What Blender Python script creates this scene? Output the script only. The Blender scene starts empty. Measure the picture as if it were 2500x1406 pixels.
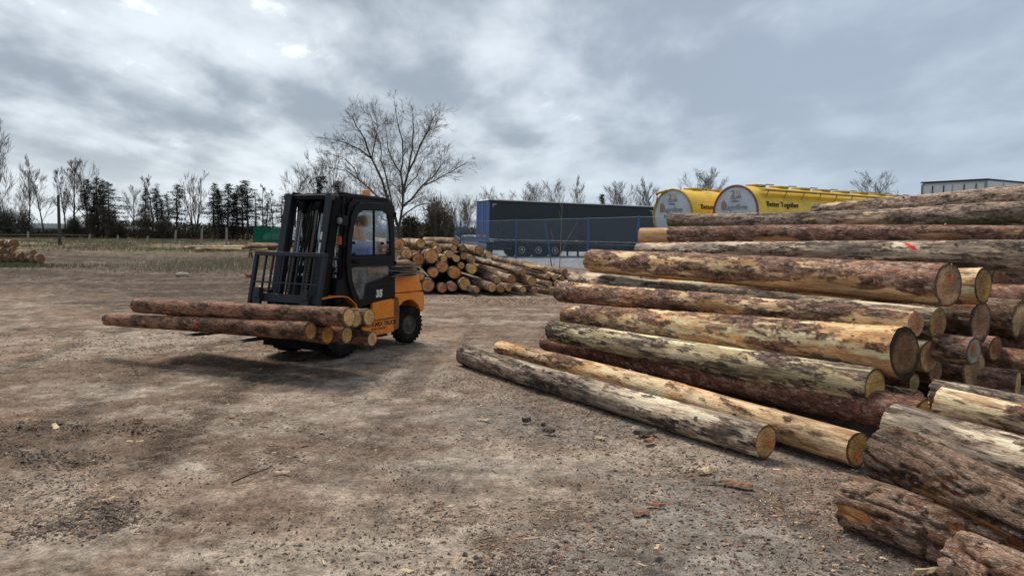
import bpy, math, random
import numpy as np
from mathutils import Vector, Matrix
from mathutils.geometry import tessellate_polygon
random.seed(7)
PI = math.pi
sc = bpy.context.scene
COL = sc.collection

# ------------------------------------------------------------------ camera
CAM_H = 1.65; FPX = 1806.0
PITCH = math.radians(4.21); ROLL = 0.012
cam_d = bpy.data.cameras.new("camera"); cam = bpy.data.objects.new("camera", cam_d); COL.objects.link(cam)
cam_d.sensor_width = 36.0; cam_d.lens = 36.0 * FPX / 2500.0
cam_d.clip_start = 0.05; cam_d.clip_end = 6000
CR = Matrix.Rotation(PI / 2 - PITCH, 4, 'X') @ Matrix.Rotation(ROLL, 4, 'Z')
cam.matrix_world = Matrix.Translation((0, 0, CAM_H)) @ CR
sc.camera = cam
CR3 = CR.to_3x3()
def px(x, y, Y):
    """point of the place seen at photo pixel (x, y), at ground distance Y in front of the viewpoint"""
    d = CR3 @ Vector(((x - 1250) / FPX, -(y - 703) / FPX, -1.0))
    k = Y / d.y
    return Vector((d.x * k, Y, CAM_H + d.z * k))
def pg(x, y, z=0.0):
    d = CR3 @ Vector(((x - 1250) / FPX, -(y - 703) / FPX, -1.0))
    k = (z - CAM_H) / d.z
    return Vector((d.x * k, d.y * k, z))

# ------------------------------------------------------------------ world, sun, exposure
SUN_EL = math.radians(56); SUN_AZ = math.radians(-24)      # azimuth from +Y, negative = left
sun_dir = Vector((math.sin(SUN_AZ) * math.cos(SUN_EL), math.cos(SUN_AZ) * math.cos(SUN_EL), math.sin(SUN_EL)))
world = bpy.data.worlds.new("World"); sc.world = world; world.use_nodes = True
SKY_OFF = (60.3, 7.7)
def build_world():
    nt = world.node_tree; nt.nodes.clear(); N = nt.nodes.new; L = nt.links.new
    out = N('ShaderNodeOutputWorld'); bg = N('ShaderNodeBackground'); bg.inputs['Strength'].default_value = 0.1
    L(bg.outputs[0], out.inputs[0])
    sky = N('ShaderNodeTexSky'); sky.sky_type = 'NISHITA'; sky.sun_disc = False
    sky.sun_elevation = SUN_EL; sky.sun_rotation = SUN_AZ
    tc = N('ShaderNodeTexCoord'); sep = N('ShaderNodeSeparateXYZ'); L(tc.outputs['Generated'], sep.inputs[0])
    def m(op, a, b=None, c=None, clamp=False):
        n = N('ShaderNodeMath'); n.operation = op; n.use_clamp = clamp
        for i, v in enumerate((a, b, c)):
            if v is None: continue
            if isinstance(v, (int, float)): n.inputs[i].default_value = v
            else: L(v, n.inputs[i])
        return n.outputs[0]
    def sm(v, a, b, o0=0.0, o1=1.0):
        n = N('ShaderNodeMapRange'); n.interpolation_type = 'SMOOTHSTEP'
        L(v, n.inputs[0]); n.inputs[1].default_value = a; n.inputs[2].default_value = b
        n.inputs[3].default_value = o0; n.inputs[4].default_value = o1
        return n.outputs[0]
    zc = m('MAXIMUM', sep.outputs[2], 0.0)
    den = m('ADD', zc, 0.22)
    cx = m('DIVIDE', sep.outputs[0], den); cy = m('DIVIDE', sep.outputs[1], den)
    comb = N('ShaderNodeCombineXYZ'); L(cx, comb.inputs[0]); L(cy, comb.inputs[1]); comb.inputs[2].default_value = 3.7
    def noise(scale, det, rough, dist=0.0, off=(0, 0, 0), sc3=(1, 1, 1), rot=0.0, lac=2.0):
        mp = N('ShaderNodeMapping'); mp.inputs['Location'].default_value = off; mp.inputs['Scale'].default_value = sc3
        mp.inputs['Rotation'].default_value = (0, 0, rot)
        L(comb.outputs[0], mp.inputs[0])
        n = N('ShaderNodeTexNoise'); L(mp.outputs[0], n.inputs['Vector'])
        n.inputs['Scale'].default_value = scale; n.inputs['Detail'].default_value = det; n.inputs['Lacunarity'].default_value = lac
        n.inputs['Roughness'].default_value = rough; n.inputs['Distortion'].default_value = dist
        return n.outputs['Fac']
    OX, OY = SKY_OFF
    a = noise(1.9, 3, 0.5, 0.0, (OX, OY, 0), (0.8, 0.6, 1), 0.45)          # big masses
    b = noise(3.0, 7, 0.56, 0.15, (OX + 1.7, OY + 9.2, 1.0), (1.0, 0.62, 1), 0.45)        # lumps with ragged edges
    w = noise(6.0, 5, 0.6, 0.2, (OX + 3.3, OY + 4.4, 2.0), (1.0, 0.7, 1), 0.5)        # thin breaks
    dp = N('ShaderNodeVectorMath'); dp.operation = 'DOT_PRODUCT'; L(tc.outputs['Generated'], dp.inputs[0])
    lx = math.sin(math.radians(-30)); ly = math.cos(math.radians(-30)); e = math.radians(20)
    dp.inputs[1].default_value = (lx * math.cos(e), ly * math.cos(e), math.sin(e))
    near_sun = sm(dp.outputs['Value'], 0.60, 0.98)
    comb2 = m('ADD', m('MULTIPLY', a, 0.50), m('MULTIPLY', b, 0.50))
    dens = sm(comb2, 0.37, 0.60)                                           # 0 bright thin cloud .. 1 dark base
    def mix(f, c0, c1):
        n = N('ShaderNodeMix'); n.data_type = 'RGBA'
        if isinstance(f, (int, float)): n.inputs[0].default_value = f
        else: L(f, n.inputs[0])
        for i, c in ((6, c0), (7, c1)):
            if isinstance(c, tuple): n.inputs[i].default_value = (*c, 1)
            else: L(c, n.inputs[i])
        return n.outputs[2]
    light = mix(near_sun, (2.75, 3.2, 3.75), (4.3, 4.65, 4.95))
    dark = mix(near_sun, (1.95, 2.32, 2.85), (1.70, 1.98, 2.30))
    cl = mix(dens, light, dark)
    brk = m('MULTIPLY', sm(m('ADD', m('MULTIPLY', w, .5), m('MULTIPLY', b, .5)), 0.41, 0.34), m('MULTIPLY', m('SUBTRACT', 1.0, dens), near_sun))
    cl = mix(brk, cl, (5.3, 5.5, 5.6))
    hor = sm(sep.outputs[2], 0.0, 0.12, 0.7, 0.0)                          # paler, smoother towards the horizon
    horc = mix(near_sun, (2.7, 3.3, 4.0), (4.2, 4.6, 4.95))
    cl = mix(hor, cl, horc)
    fin = mix(0.95, sky.outputs[0], cl)
    L(fin, bg.inputs['Color'])
build_world()
sun_d = bpy.data.lights.new("sun", 'SUN'); sun = bpy.data.objects.new("sun", sun_d); COL.objects.link(sun)
sun_d.energy = 2.2; sun_d.angle = math.radians(23); sun_d.color = (1.0, 0.93, 0.82)
sun.rotation_euler = sun_dir.to_track_quat('Z', 'Y').to_euler()
vs = sc.view_settings; vs.view_transform = 'Standard'; vs.look = 'None'; vs.gamma = 1; vs.exposure = 0.97
try: vs.use_curve_mapping = False
except Exception: pass
sc.cycles.max_bounces = 6; sc.cycles.transparent_max_bounces = 12

# ------------------------------------------------------------------ numpy noise
_T = np.random.RandomState(11).rand(64, 64, 64).astype(np.float32)
def vn(p):
    i = np.floor(p).astype(np.int64); f = (p - i).astype(np.float32); f = f * f * (3 - 2 * f)
    x0 = i[:, 0] & 63; y0 = i[:, 1] & 63; z0 = i[:, 2] & 63
    x1 = (x0 + 1) & 63; y1 = (y0 + 1) & 63; z1 = (z0 + 1) & 63
    fx, fy, fz = f[:, 0], f[:, 1], f[:, 2]
    c00 = _T[x0, y0, z0] * (1 - fx) + _T[x1, y0, z0] * fx
    c10 = _T[x0, y1, z0] * (1 - fx) + _T[x1, y1, z0] * fx
    c01 = _T[x0, y0, z1] * (1 - fx) + _T[x1, y0, z1] * fx
    c11 = _T[x0, y1, z1] * (1 - fx) + _T[x1, y1, z1] * fx
    return (c00 * (1 - fy) + c10 * fy) * (1 - fz) + (c01 * (1 - fy) + c11 * fy) * fz
def fbm(p, oct=4, rough=0.5):
    """0..1, mean .5, contrast stretched"""
    a = 1.0; s = 0.0; t = 0.0; q = p.astype(np.float64)
    for k in range(oct):
        s = s + a * (vn(q) - 0.5); t += a * a; a *= rough; q = q * 2.03 + 17.3
    return np.clip(0.5 + s / math.sqrt(t) * 0.95, 0, 1)
def ridge(p, oct=3):
    a = 1.0; s = 0.0; t = 0.0; q = p.astype(np.float64)
    for k in range(oct):
        s = s + a * (1 - np.abs(2 * vn(q) - 1) * 2.2).clip(0, 1); t += a; a *= 0.5; q = q * 2.1 + 9.1
    return s / t
def sst(x, a, b):
    t = np.clip((x - a) / (b - a), 0, 1); return t * t * (3 - 2 * t)

# ------------------------------------------------------------------ mesh helpers
def tag(o, label=None, cat=None, group=None, kind=None):
    if label: o['label'] = label
    if cat: o['category'] = cat
    if group: o['group'] = group
    if kind: o['kind'] = kind
    return o
def link(name, me, mat=None, parent=None, loc=None):
    o = bpy.data.objects.new(name, me); COL.objects.link(o)
    if mat is not None and me is not None and len(me.materials) == 0:
        for m_ in (mat if isinstance(mat, (list, tuple)) else [mat]): me.materials.append(m_)
    if parent is not None: o.parent = parent
    if loc is not None: o.location = loc
    return o
def empty(name, loc=(0, 0, 0), rz=0.0, rot=None):
    o = bpy.data.objects.new(name, None); COL.objects.link(o); o.location = loc
    o.rotation_euler = rot if rot is not None else (0, 0, rz); o.empty_display_size = 0.2
    return o
def mesh_np(name, V, F, cols=None, smooth=True):
    me = bpy.data.meshes.new(name); F = np.asarray(F, dtype=np.int32); k = F.shape[1]
    me.vertices.add(len(V)); me.vertices.foreach_set('co', np.asarray(V, dtype=np.float32).ravel())
    me.loops.add(F.size); me.loops.foreach_set('vertex_index', F.ravel())
    me.polygons.add(len(F)); me.polygons.foreach_set('loop_start', np.arange(0, F.size, k, dtype=np.int32))
    me.polygons.foreach_set('use_smooth', np.full(len(F), smooth))
    me.update(calc_edges=True)
    if cols is not None:
        c = np.ones((len(V), 4), dtype=np.float32); c[:, :cols.shape[1]] = cols
        at = me.color_attributes.new('Col', 'FLOAT_COLOR', 'POINT'); at.data.foreach_set('color', c.ravel())
    return me
class MB:
    def __init__(s): s.v = []; s.f = []; s.sm = []
    def add(s, vs_, fs, smooth=False, M=None):
        n = len(s.v)
        for p in vs_:
            p = Vector(p); s.v.append(tuple(M @ p if M is not None else p))
        for f in fs: s.f.append([i + n for i in f]); s.sm.append(smooth)
        return s
    def box(s, a, b, M=None):
        x0, y0, z0 = [min(a[i], b[i]) for i in range(3)]; x1, y1, z1 = [max(a[i], b[i]) for i in range(3)]
        return s.add([(x0, y0, z0), (x1, y0, z0), (x1, y1, z0), (x0, y1, z0), (x0, y0, z1), (x1, y0, z1), (x1, y1, z1), (x0, y1, z1)],
                     [(0, 3, 2, 1), (4, 5, 6, 7), (0, 1, 5, 4), (1, 2, 6, 5), (2, 3, 7, 6), (3, 0, 4, 7)], M=M)
    def bar(s, p, q, w, h, up=(0, 0, 1)):
        p = Vector(p); q = Vector(q); d = (q - p).normalized(); u = Vector(up)
        r = d.cross(u)
        if r.length < 1e-4: r = d.cross(Vector((1, 0, 0)))
        r.normalize(); u = r.cross(d).normalized()
        vs_ = [e + r * (sx * w / 2) + u * (sy * h / 2) for e in (p, q) for sx, sy in ((-1, -1), (1, -1), (1, 1), (-1, 1))]
        return s.add(vs_, [(0, 1, 2, 3), (7, 6, 5, 4), (0, 4, 5, 1), (1, 5, 6, 2), (2, 6, 7, 3), (3, 7, 4, 0)])
    def tube(s, pts, r, n=8, caps=True, smooth=True):
        pts = [Vector(p) for p in pts]; rs = r if isinstance(r, (list, tuple)) else [r] * len(pts)
        vs_ = []; fs = []; ref = Vector((0, 0, 1))
        for i, p in enumerate(pts):
            d = (pts[min(i + 1, len(pts) - 1)] - pts[max(i - 1, 0)]).normalized()
            if abs(d.dot(ref)) > 0.95: ref = Vector((1, 0, 0)) if abs(d.x) < 0.9 else Vector((0, 1, 0))
            a = d.cross(ref).normalized(); b = d.cross(a); ref = a.cross(d)
            for k in range(n):
                t = 2 * PI * k / n; vs_.append(p + (a * math.cos(t) + b * math.sin(t)) * rs[i])
        for i in range(len(pts) - 1):
            for k in range(n):
                k2 = (k + 1) % n; fs.append((i * n + k, i * n + k2, (i + 1) * n + k2, (i + 1) * n + k))
        s.add(vs_, fs, smooth)
        if caps:
            s.add(vs_[:n], [tuple(range(n))]); s.add(vs_[-n:], [tuple(reversed(range(n)))])
        return s
    def lathe(s, prof, n=24, axis='Y', c=(0, 0, 0), smooth=True, M=None):
        vs_ = []; fs = []; m = len(prof); c = Vector(c)
        for k in range(n):
            t = 2 * PI * k / n; ct, st = math.cos(t), math.sin(t)
            for r, h in prof:
                if axis == 'Y': p = Vector((r * ct, h, r * st))
                elif axis == 'X': p = Vector((h, r * ct, r * st))
                else: p = Vector((r * ct, r * st, h))
                vs_.append(c + p)
        for k in range(n):
            k2 = (k + 1) % n
            for i in range(m - 1): fs.append((k * m + i, k * m + i + 1, k2 * m + i + 1, k2 * m + i))
        return s.add(vs_, fs, smooth, M)
    def prism(s, poly, lo, hi, plane='xz', holes=(), M=None):
        """2-D outline (with holes) extruded; plane 'xz' -> thickness along y, 'xy' -> z, 'yz' -> x"""
        loops = [list(poly)] + [list(h) for h in holes]
        flat = [p for l in loops for p in l]
        tris = tessellate_polygon([[Vector((p[0], p[1], 0)) for p in l] for l in loops])
        def mk(p, t):
            if plane == 'xz': return (p[0], t, p[1])
            if plane == 'xy': return (p[0], p[1], t)
            return (t, p[0], p[1])
        n = len(flat)
        vs_ = [mk(p, lo) for p in flat] + [mk(p, hi) for p in flat]
        fs = [tuple(t) for t in tris] + [tuple(i + n for i in reversed(t)) for t in tris]
        o = 0
        for l in loops:
            k = len(l)
            for i in range(k):
                j = (i + 1) % k; fs.append((o + i, o + j, o + j + n, o + i + n))
            o += k
        return s.add(vs_, fs, False, M)
    def sphere(s, c, r, n=12, m=8, sc3=(1, 1, 1)):
        vs_ = []; fs = []
        for i in range(m + 1):
            a = PI * i / m
            for k in range(n):
                t = 2 * PI * k / n
                vs_.append(Vector(c) + Vector((r * sc3[0] * math.sin(a) * math.cos(t), r * sc3[1] * math.sin(a) * math.sin(t), r * sc3[2] * math.cos(a))))
        for i in range(m):
            for k in range(n):
                k2 = (k + 1) % n; fs.append((i * n + k, (i + 1) * n + k, (i + 1) * n + k2, i * n + k2))
        return s.add(vs_, fs, True)
    def build(s, name, mat, parent=None, loc=None, bevel=0.0, seg=2):
        me = bpy.data.meshes.new(name); me.from_pydata([tuple(v) for v in s.v], [], s.f)
        me.polygons.foreach_set('use_smooth', s.sm)
        me.validate(); me.update()
        import bmesh
        bm = bmesh.new(); bm.from_mesh(me); bmesh.ops.recalc_face_normals(bm, faces=bm.faces); bm.to_mesh(me); bm.free()
        o = link(name, me, mat, parent, loc)
        if bevel > 0:
            md = o.modifiers.new('bevel', 'BEVEL'); md.width = bevel; md.segments = seg; md.limit_method = 'ANGLE'; md.angle_limit = math.radians(40)
            md.harden_normals = False
        return o
def copy_tree(o, parent=None):
    c = o.copy(); COL.objects.link(c)
    if parent is not None: c.parent = parent
    for ch in list(o.children): copy_tree(ch, c)
    return c

# ------------------------------------------------------------------ materials
class NT:
    def __init__(s, name):
        s.m = bpy.data.materials.new(name); s.m.use_nodes = True; s.nt = s.m.node_tree; s.nt.nodes.clear()
        s.out = s.nt.nodes.new('ShaderNodeOutputMaterial'); s.p = s.nt.nodes.new('ShaderNodeBsdfPrincipled')
        s.nt.links.new(s.p.outputs[0], s.out.inputs[0])
    def n(s, t): return s.nt.nodes.new(t)
    def l(s, a, b): s.nt.links.new(a, b)
    def val(s, sock, v):
        if isinstance(v, (int, float)): sock.default_value = v
        elif isinstance(v, tuple): sock.default_value = (*v, 1) if len(v) == 3 and sock.type == 'RGBA' else v
        else: s.l(v, sock)
    def math(s, op, a, b=0.0, clamp=False):
        n = s.n('ShaderNodeMath'); n.operation = op; n.use_clamp = clamp; s.val(n.inputs[0], a); s.val(n.inputs[1], b); return n.outputs[0]
    def mix(s, f, a, b, mode='MIX'):
        n = s.n('ShaderNodeMix'); n.data_type = 'RGBA'; n.blend_type = mode
        s.val(n.inputs[0], f); s.val(n.inputs[6], a); s.val(n.inputs[7], b); return n.outputs[2]
    def rng(s, v, a, b, c=0.0, d=1.0, smooth=True):
        n = s.n('ShaderNodeMapRange'); n.interpolation_type = 'SMOOTHSTEP' if smooth else 'LINEAR'
        s.val(n.inputs[0], v)
        for i, x in enumerate((a, b, c, d)): n.inputs[i + 1].default_value = x
        return n.outputs[0]
    def coord(s, kind='Object', scale=(1, 1, 1), rand=True, rot=(0, 0, 0)):
        tc = s.n('ShaderNodeTexCoord'); mp = s.n('ShaderNodeMapping'); mp.inputs['Scale'].default_value = scale; mp.inputs['Rotation'].default_value = rot
        s.l(tc.outputs[kind], mp.inputs[0])
        if rand:
            oi = s.n('ShaderNodeObjectInfo'); ml = s.n('ShaderNodeMath'); ml.operation = 'MULTIPLY'; s.l(oi.outputs['Random'], ml.inputs[0]); ml.inputs[1].default_value = 37.0
            ad = s.n('ShaderNodeVectorMath'); ad.operation = 'ADD'; s.l(mp.outputs[0], ad.inputs[0]); s.l(ml.outputs[0], ad.inputs[1]); return ad.outputs[0]
        return mp.outputs[0]
    def noise(s, vec, scale, det=4, rough=0.55, dist=0.0):
        n = s.n('ShaderNodeTexNoise'); s.l(vec, n.inputs['Vector']); n.inputs['Scale'].default_value = scale
        n.inputs['Detail'].default_value = det; n.inputs['Roughness'].default_value = rough; n.inputs['Distortion'].default_value = dist
        return n.outputs['Fac']
    def voro(s, vec, scale, feat='F1', out='Distance'):
        n = s.n('ShaderNodeTexVoronoi'); n.feature = feat; s.l(vec, n.inputs['Vector']); n.inputs['Scale'].default_value = scale
        return n.outputs[out]
    def vcol(s):
        n = s.n('ShaderNodeAttribute'); n.attribute_name = 'Col'; return n.outputs['Color'], n.outputs['Alpha']
    def bump(s, h, dist=0.01, strength=0.6, base=None):
        b = s.n('ShaderNodeBump'); b.inputs['Distance'].default_value = dist; b.inputs['Strength'].default_value = strength
        s.l(h, b.inputs['Height'])
        if base is not None: s.l(base, b.inputs['Normal'])
        s.l(b.outputs[0], s.p.inputs['Normal']); return b.outputs[0]
    def set(s, col=None, rough=None, metal=None, spec=None):
        if col is not None: s.val(s.p.inputs['Base Color'], col)
        if rough is not None: s.val(s.p.inputs['Roughness'], rough)
        if metal is not None: s.val(s.p.inputs['Metallic'], metal)
        if spec is not None: s.val(s.p.inputs['Specular IOR Level'], spec)
        return s.m
def paint(name, col, rough=0.5, dirt=0.35, dirtcol=(0.12, 0.10, 0.08), metal=0.0, scale=3.0, spec=0.4, chips=0.0):
    """painted or plain solid surface with uneven tone, dust and small scratches"""
    t = NT(name); c = t.coord()
    n1 = t.noise(c, scale, 6, 0.65); n2 = t.noise(c, scale * 9, 4, 0.7)
    base = t.mix(t.rng(n2, 0.3, 0.7), tuple(x * 0.86 for x in col), tuple(min(1, x * 1.1) for x in col))
    f = t.math('MULTIPLY', t.rng(n1, 0.42, 0.72), dirt)
    colr = t.mix(f, base, dirtcol)
    if chips > 0:
        n3 = t.noise(c, scale * 4.3, 7, 0.75)
        colr = t.mix(t.math('MULTIPLY', t.rng(n3, 0.64, 0.69), chips), colr, (0.10, 0.055, 0.03))
    t.set(colr, t.rng(n1, 0.3, 0.7, rough - 0.08, min(1, rough + 0.15)), metal, spec)
    t.bump(n2, 0.002, 0.25)
    return t.m
def vcol_mat(name, rough=0.85, var=0.25, scale=40, bumpd=0.004, spec=0.25):
    t = NT(name); c, a = t.vcol(); q = t.coord('Object', rand=False)
    n1 = t.noise(q, scale, 5, 0.7)
    k = t.rng(n1, 0.25, 0.75, 1 - var, 1 + var, False)
    t.set(t.mix(1.0, c, k, 'MULTIPLY'), rough, 0, spec); t.bump(n1, bumpd, 0.6); return t.m
def glass_mat(name, tint=(0.75, 0.8, 0.78), dust=0.12, gloss=0.10):
    t = NT(name); t.nt.nodes.remove(t.p)
    tr = t.n('ShaderNodeBsdfTransparent'); tr.inputs[0].default_value = (*tint, 1)
    gl = t.n('ShaderNodeBsdfGlossy'); gl.inputs['Roughness'].default_value = 0.06; gl.inputs[0].default_value = (0.9, 0.95, 1, 1)
    df = t.n('ShaderNodeBsdfDiffuse'); df.inputs[0].default_value = (0.35, 0.36, 0.35, 1)
    lw = t.n('ShaderNodeLayerWeight'); lw.inputs[0].default_value = 0.35
    f = t.math('ADD', t.math('MULTIPLY', lw.outputs['Fresnel'], 0.22), gloss, True)
    m1 = t.n('ShaderNodeMixShader'); t.l(f, m1.inputs[0]); t.l(tr.outputs[0], m1.inputs[1]); t.l(gl.outputs[0], m1.inputs[2])
    m2 = t.n('ShaderNodeMixShader'); q = t.coord(); nn = t.noise(q, 5, 6, 0.7)
    t.l(t.rng(nn, 0.3, 0.8, dust * 0.4, dust * 1.7), m2.inputs[0]); t.l(m1.outputs[0], m2.inputs[1]); t.l(df.outputs[0], m2.inputs[2])
    t.l(m2.outputs[0], t.out.inputs[0]); return t.m
# ------------------------------------------------------------------ material set
M = {}
M['black'] = paint('black_paint', (0.006, 0.0065, 0.008), 0.45, 0.4, (0.018, 0.016, 0.015), spec=0.22)
M['black_dull'] = paint('dull_black_steel', (0.006, 0.006, 0.0065), 0.7, 0.6, (0.020, 0.015, 0.012), chips=0.3, spec=0.15)
M['steel_dark'] = paint('worn_dark_steel', (0.018, 0.023, 0.028), 0.5, 0.5, (0.03, 0.024, 0.02), chips=0.5, spec=0.3)
M['chain'] = paint('oily_chain', (0.09, 0.075, 0.055), 0.55, 0.6)
M['chrome'] = paint('piston_steel', (0.45, 0.45, 0.45), 0.25, 0.4, metal=0.9)
M['orange'] = paint('orange_paint', (0.90, 0.265, 0.018), 0.36, 0.35, (0.30, 0.13, 0.045), scale=2.6, spec=0.5, chips=0.85)
M['orange_dark'] = paint('worn_shaded_orange_paint', (0.30, 0.10, 0.018), 0.5, 0.8, (0.07, 0.04, 0.025), scale=5, chips=0.9)  # worn orange, base also darkened for the shade on the frame by the wheel
M['rubber'] = paint('tyre_rubber', (0.010, 0.010, 0.010), 0.85, 0.7, (0.04, 0.033, 0.027), scale=8, spec=0.1)
M['rim'] = paint('grey_rim', (0.075, 0.07, 0.065), 0.6, 0.7, (0.11, 0.075, 0.05), scale=7)
M['amber'] = paint('amber_lens', (0.85, 0.26, 0.02), 0.25, 0.15, spec=0.6)
M['redlens'] = paint('red_orange_lens', (0.75, 0.09, 0.02), 0.25, 0.2, spec=0.6)
M['lamp'] = paint('lamp_glass', (0.20, 0.205, 0.20), 0.15, 0.3, spec=0.8)
M['glass'] = glass_mat('cab_glass', (0.94, 0.96, 0.95), 0.02, 0.02)
M['glass_low'] = glass_mat('dusty_lower_glass', (0.35, 0.38, 0.37), 0.35, 0.12)
M['glass_car'] = glass_mat('car_glass', (0.2, 0.23, 0.24), 0.1, 0.3)
M['white'] = paint('white_print', (0.72, 0.70, 0.62), 0.6, 0.25)
M['dec'] = paint('black_print', (0.02, 0.02, 0.02), 0.7, 0.1)
M['seat'] = paint('seat_vinyl', (0.03, 0.03, 0.032), 0.6, 0.3)
M['jacket'] = paint('blue_jacket', (0.24, 0.44, 0.90), 0.85, 0.35, (0.22, 0.36, 0.62), scale=9, spec=0.2)
M['jacket_light'] = paint('pale_blue_sleeve', (0.30, 0.42, 0.62), 0.85, 0.3, (0.4, 0.5, 0.6), scale=9, spec=0.2)
M['skin'] = paint('skin', (0.46, 0.25, 0.17), 0.55, 0.1)
M['hair'] = paint('brown_hair', (0.09, 0.055, 0.035), 0.8, 0.1)
M['trousers'] = paint('dark_trousers', (0.03, 0.035, 0.05), 0.9, 0.1)
M['navy'] = paint('dark_tarpaulin', (0.012, 0.020, 0.026), 0.5, 0.35, (0.035, 0.045, 0.05), scale=1.2)
M['tblue'] = paint('blue_door_paint', (0.085, 0.165, 0.38), 0.5, 0.4, (0.10, 0.13, 0.22), scale=1.5)
M['fblue'] = paint('blue_fence_paint', (0.035, 0.12, 0.30), 0.55, 0.3)
M['wire'] = paint('coated_wire', (0.13, 0.19, 0.26), 0.5, 0.3)
M['alu'] = paint('aluminium', (0.45, 0.47, 0.48), 0.4, 0.4, metal=0.3)
M['roofw'] = paint('pale_roof', (0.62, 0.64, 0.66), 0.6, 0.35, scale=1.3)
M['yellow'] = paint('yellow_tank_paint', (0.80, 0.50, 0.02), 0.4, 0.5, (0.36, 0.27, 0.08), scale=0.9, spec=0.5)
M['yellow_dark'] = paint('grimy_yellow_steel', (0.42, 0.27, 0.03), 0.5, 0.7, (0.10, 0.08, 0.04), scale=4)
M['greywhite'] = paint('grey_white_disc', (0.50, 0.53, 0.55), 0.5, 0.45, (0.30, 0.31, 0.31), scale=1.2)
M['rust_rim'] = paint('red_brown_rim', (0.22, 0.075, 0.05), 0.6, 0.4)
M['mid_grey_print'] = paint('grey_print', (0.22, 0.24, 0.25), 0.6, 0.1)
M['brown_print'] = paint('ochre_print', (0.5, 0.27, 0.07), 0.6, 0.1)
M['gold'] = paint('pale_gold_print', (0.60, 0.55, 0.36), 0.6, 0.1)
M['boxwhite'] = paint('grey_white_panel', (0.60, 0.62, 0.61), 0.6, 0.5, (0.42, 0.42, 0.40), scale=1.1)
M['carwhite'] = paint('white_car_paint', (0.72, 0.75, 0.78), 0.25, 0.15, spec=0.6)
M['carsilver'] = paint('silver_car_paint', (0.45, 0.48, 0.52), 0.28, 0.15, metal=0.3)
M['carwin'] = paint('car_window_reflecting_sky', (0.16, 0.19, 0.22), 0.08, 0.1, spec=1.0)
M['carblue'] = paint('blue_car_paint', (0.08, 0.12, 0.2), 0.28, 0.15)
M['green'] = paint('green_mesh_panel', (0.008, 0.085, 0.045), 0.6, 0.4, (0.02, 0.06, 0.04), scale=0.8)
M['post'] = paint('weathered_post', (0.30, 0.27, 0.23), 0.9, 0.5, scale=7)
M['stone'] = paint('grey_stone', (0.20, 0.175, 0.155), 0.9, 0.5, scale=5)
M['rust'] = paint('rusty_steel', (0.10, 0.035, 0.02), 0.8, 0.5, scale=5)
M['slab'] = paint('old_grey_slab_wood', (0.17, 0.135, 0.10), 0.9, 0.6, (0.07, 0.055, 0.045), scale=12)
M['slab_pale'] = paint('fresh_slab_wood', (0.50, 0.37, 0.21), 0.85, 0.4, (0.2, 0.14, 0.09), scale=12)
M['mark_orange'] = paint('orange_marking_paint', (0.95, 0.16, 0.03), 0.7, 0.1)
M['mark_red'] = paint('red_marking_paint', (0.90, 0.05, 0.04), 0.7, 0.1)
M['mark_green'] = paint('green_marking_paint', (0.01, 0.30, 0.04), 0.7, 0.1)
M['shed'] = paint('pale_shed_roof', (0.45, 0.48, 0.5), 0.6, 0.2)
M['deadtwig'] = paint('grey_twigs', (0.15, 0.125, 0.10), 0.9, 0.4, scale=9)
M['twig_light'] = paint('pale_birch_twigs', (0.24, 0.205, 0.165), 0.9, 0.4, scale=9)
M['trunk'] = paint('dark_trunk_bark', (0.075, 0.062, 0.05), 0.95, 0.5, (0.04, 0.05, 0.03), scale=6)
M['needle'] = paint('spruce_needles', (0.022, 0.034, 0.018), 0.9, 0.6, (0.04, 0.04, 0.02), scale=1.5, spec=0.15)
M['ivy'] = paint('brown_green_foliage', (0.075, 0.068, 0.032), 0.9, 0.6, (0.045, 0.04, 0.02), scale=1.0, spec=0.15)
M['thicket'] = paint('dark_thicket', (0.055, 0.044, 0.032), 0.95, 0.6, (0.03, 0.035, 0.018), scale=0.7, spec=0.1)
M['chips'] = vcol_mat('bark_chips', 0.85, 0.2, 90, 0.001)
M['grass'] = vcol_mat('grass_blades', 0.85, 0.25, 3, 0.001)

def log_material():
    t = NT('log_surface'); c, a = t.vcol()
    st = t.coord('Object', (5, 60, 60)); fine = t.coord('Object', (22, 60, 60))
    grain = t.noise(st, 1.0, 6, 0.7, 0.6); fl = t.noise(fine, 1.0, 5, 0.7)
    q0 = t.coord('Object', (11, 42, 42)); wn = t.n('ShaderNodeTexNoise'); t.l(t.coord('Object', (9, 20, 20)), wn.inputs['Vector']); wn.inputs['Scale'].default_value = 1.0; wn.inputs['Detail'].default_value = 4
    ws = t.n('ShaderNodeVectorMath'); ws.operation = 'SCALE'; t.l(wn.outputs['Color'], ws.inputs[0]); ws.inputs['Scale'].default_value = 2.6
    wa = t.n('ShaderNodeVectorMath'); wa.operation = 'ADD'; t.l(q0, wa.inputs[0]); t.l(ws.outputs[0], wa.inputs[1])
    vo = t.voro(wa.outputs[0], 1.0, 'DISTANCE_TO_EDGE')
    crack = t.rng(vo, 0.0, 0.13, 0.6, 1.0)
    k_b = t.math('MULTIPLY', t.rng(fl, 0.3, 0.7, 0.5, 1.6, False), crack)
    k_w = t.math('MULTIPLY', t.rng(grain, 0.28, 0.72, 0.55, 1.30, False), t.rng(fl, 0.3, 0.75, 0.75, 1.2, False))
    mixn = t.n('ShaderNodeMix'); mixn.data_type = 'FLOAT'
    t.l(a, mixn.inputs[0]); t.l(k_b, mixn.inputs[2]); t.l(k_w, mixn.inputs[3])
    t.set(t.mix(1.0, c, mixn.outputs[0], 'MULTIPLY'), 0.85, 0, 0.2)
    t.bump(mixn.outputs[0], 0.010, 1.0)
    return t.m
M['log'] = log_material()
M['flap0'] = paint('brown_bark_flap', (0.22, 0.13, 0.09), 0.9, 0.6, (0.09, 0.055, 0.04), scale=20)
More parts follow.
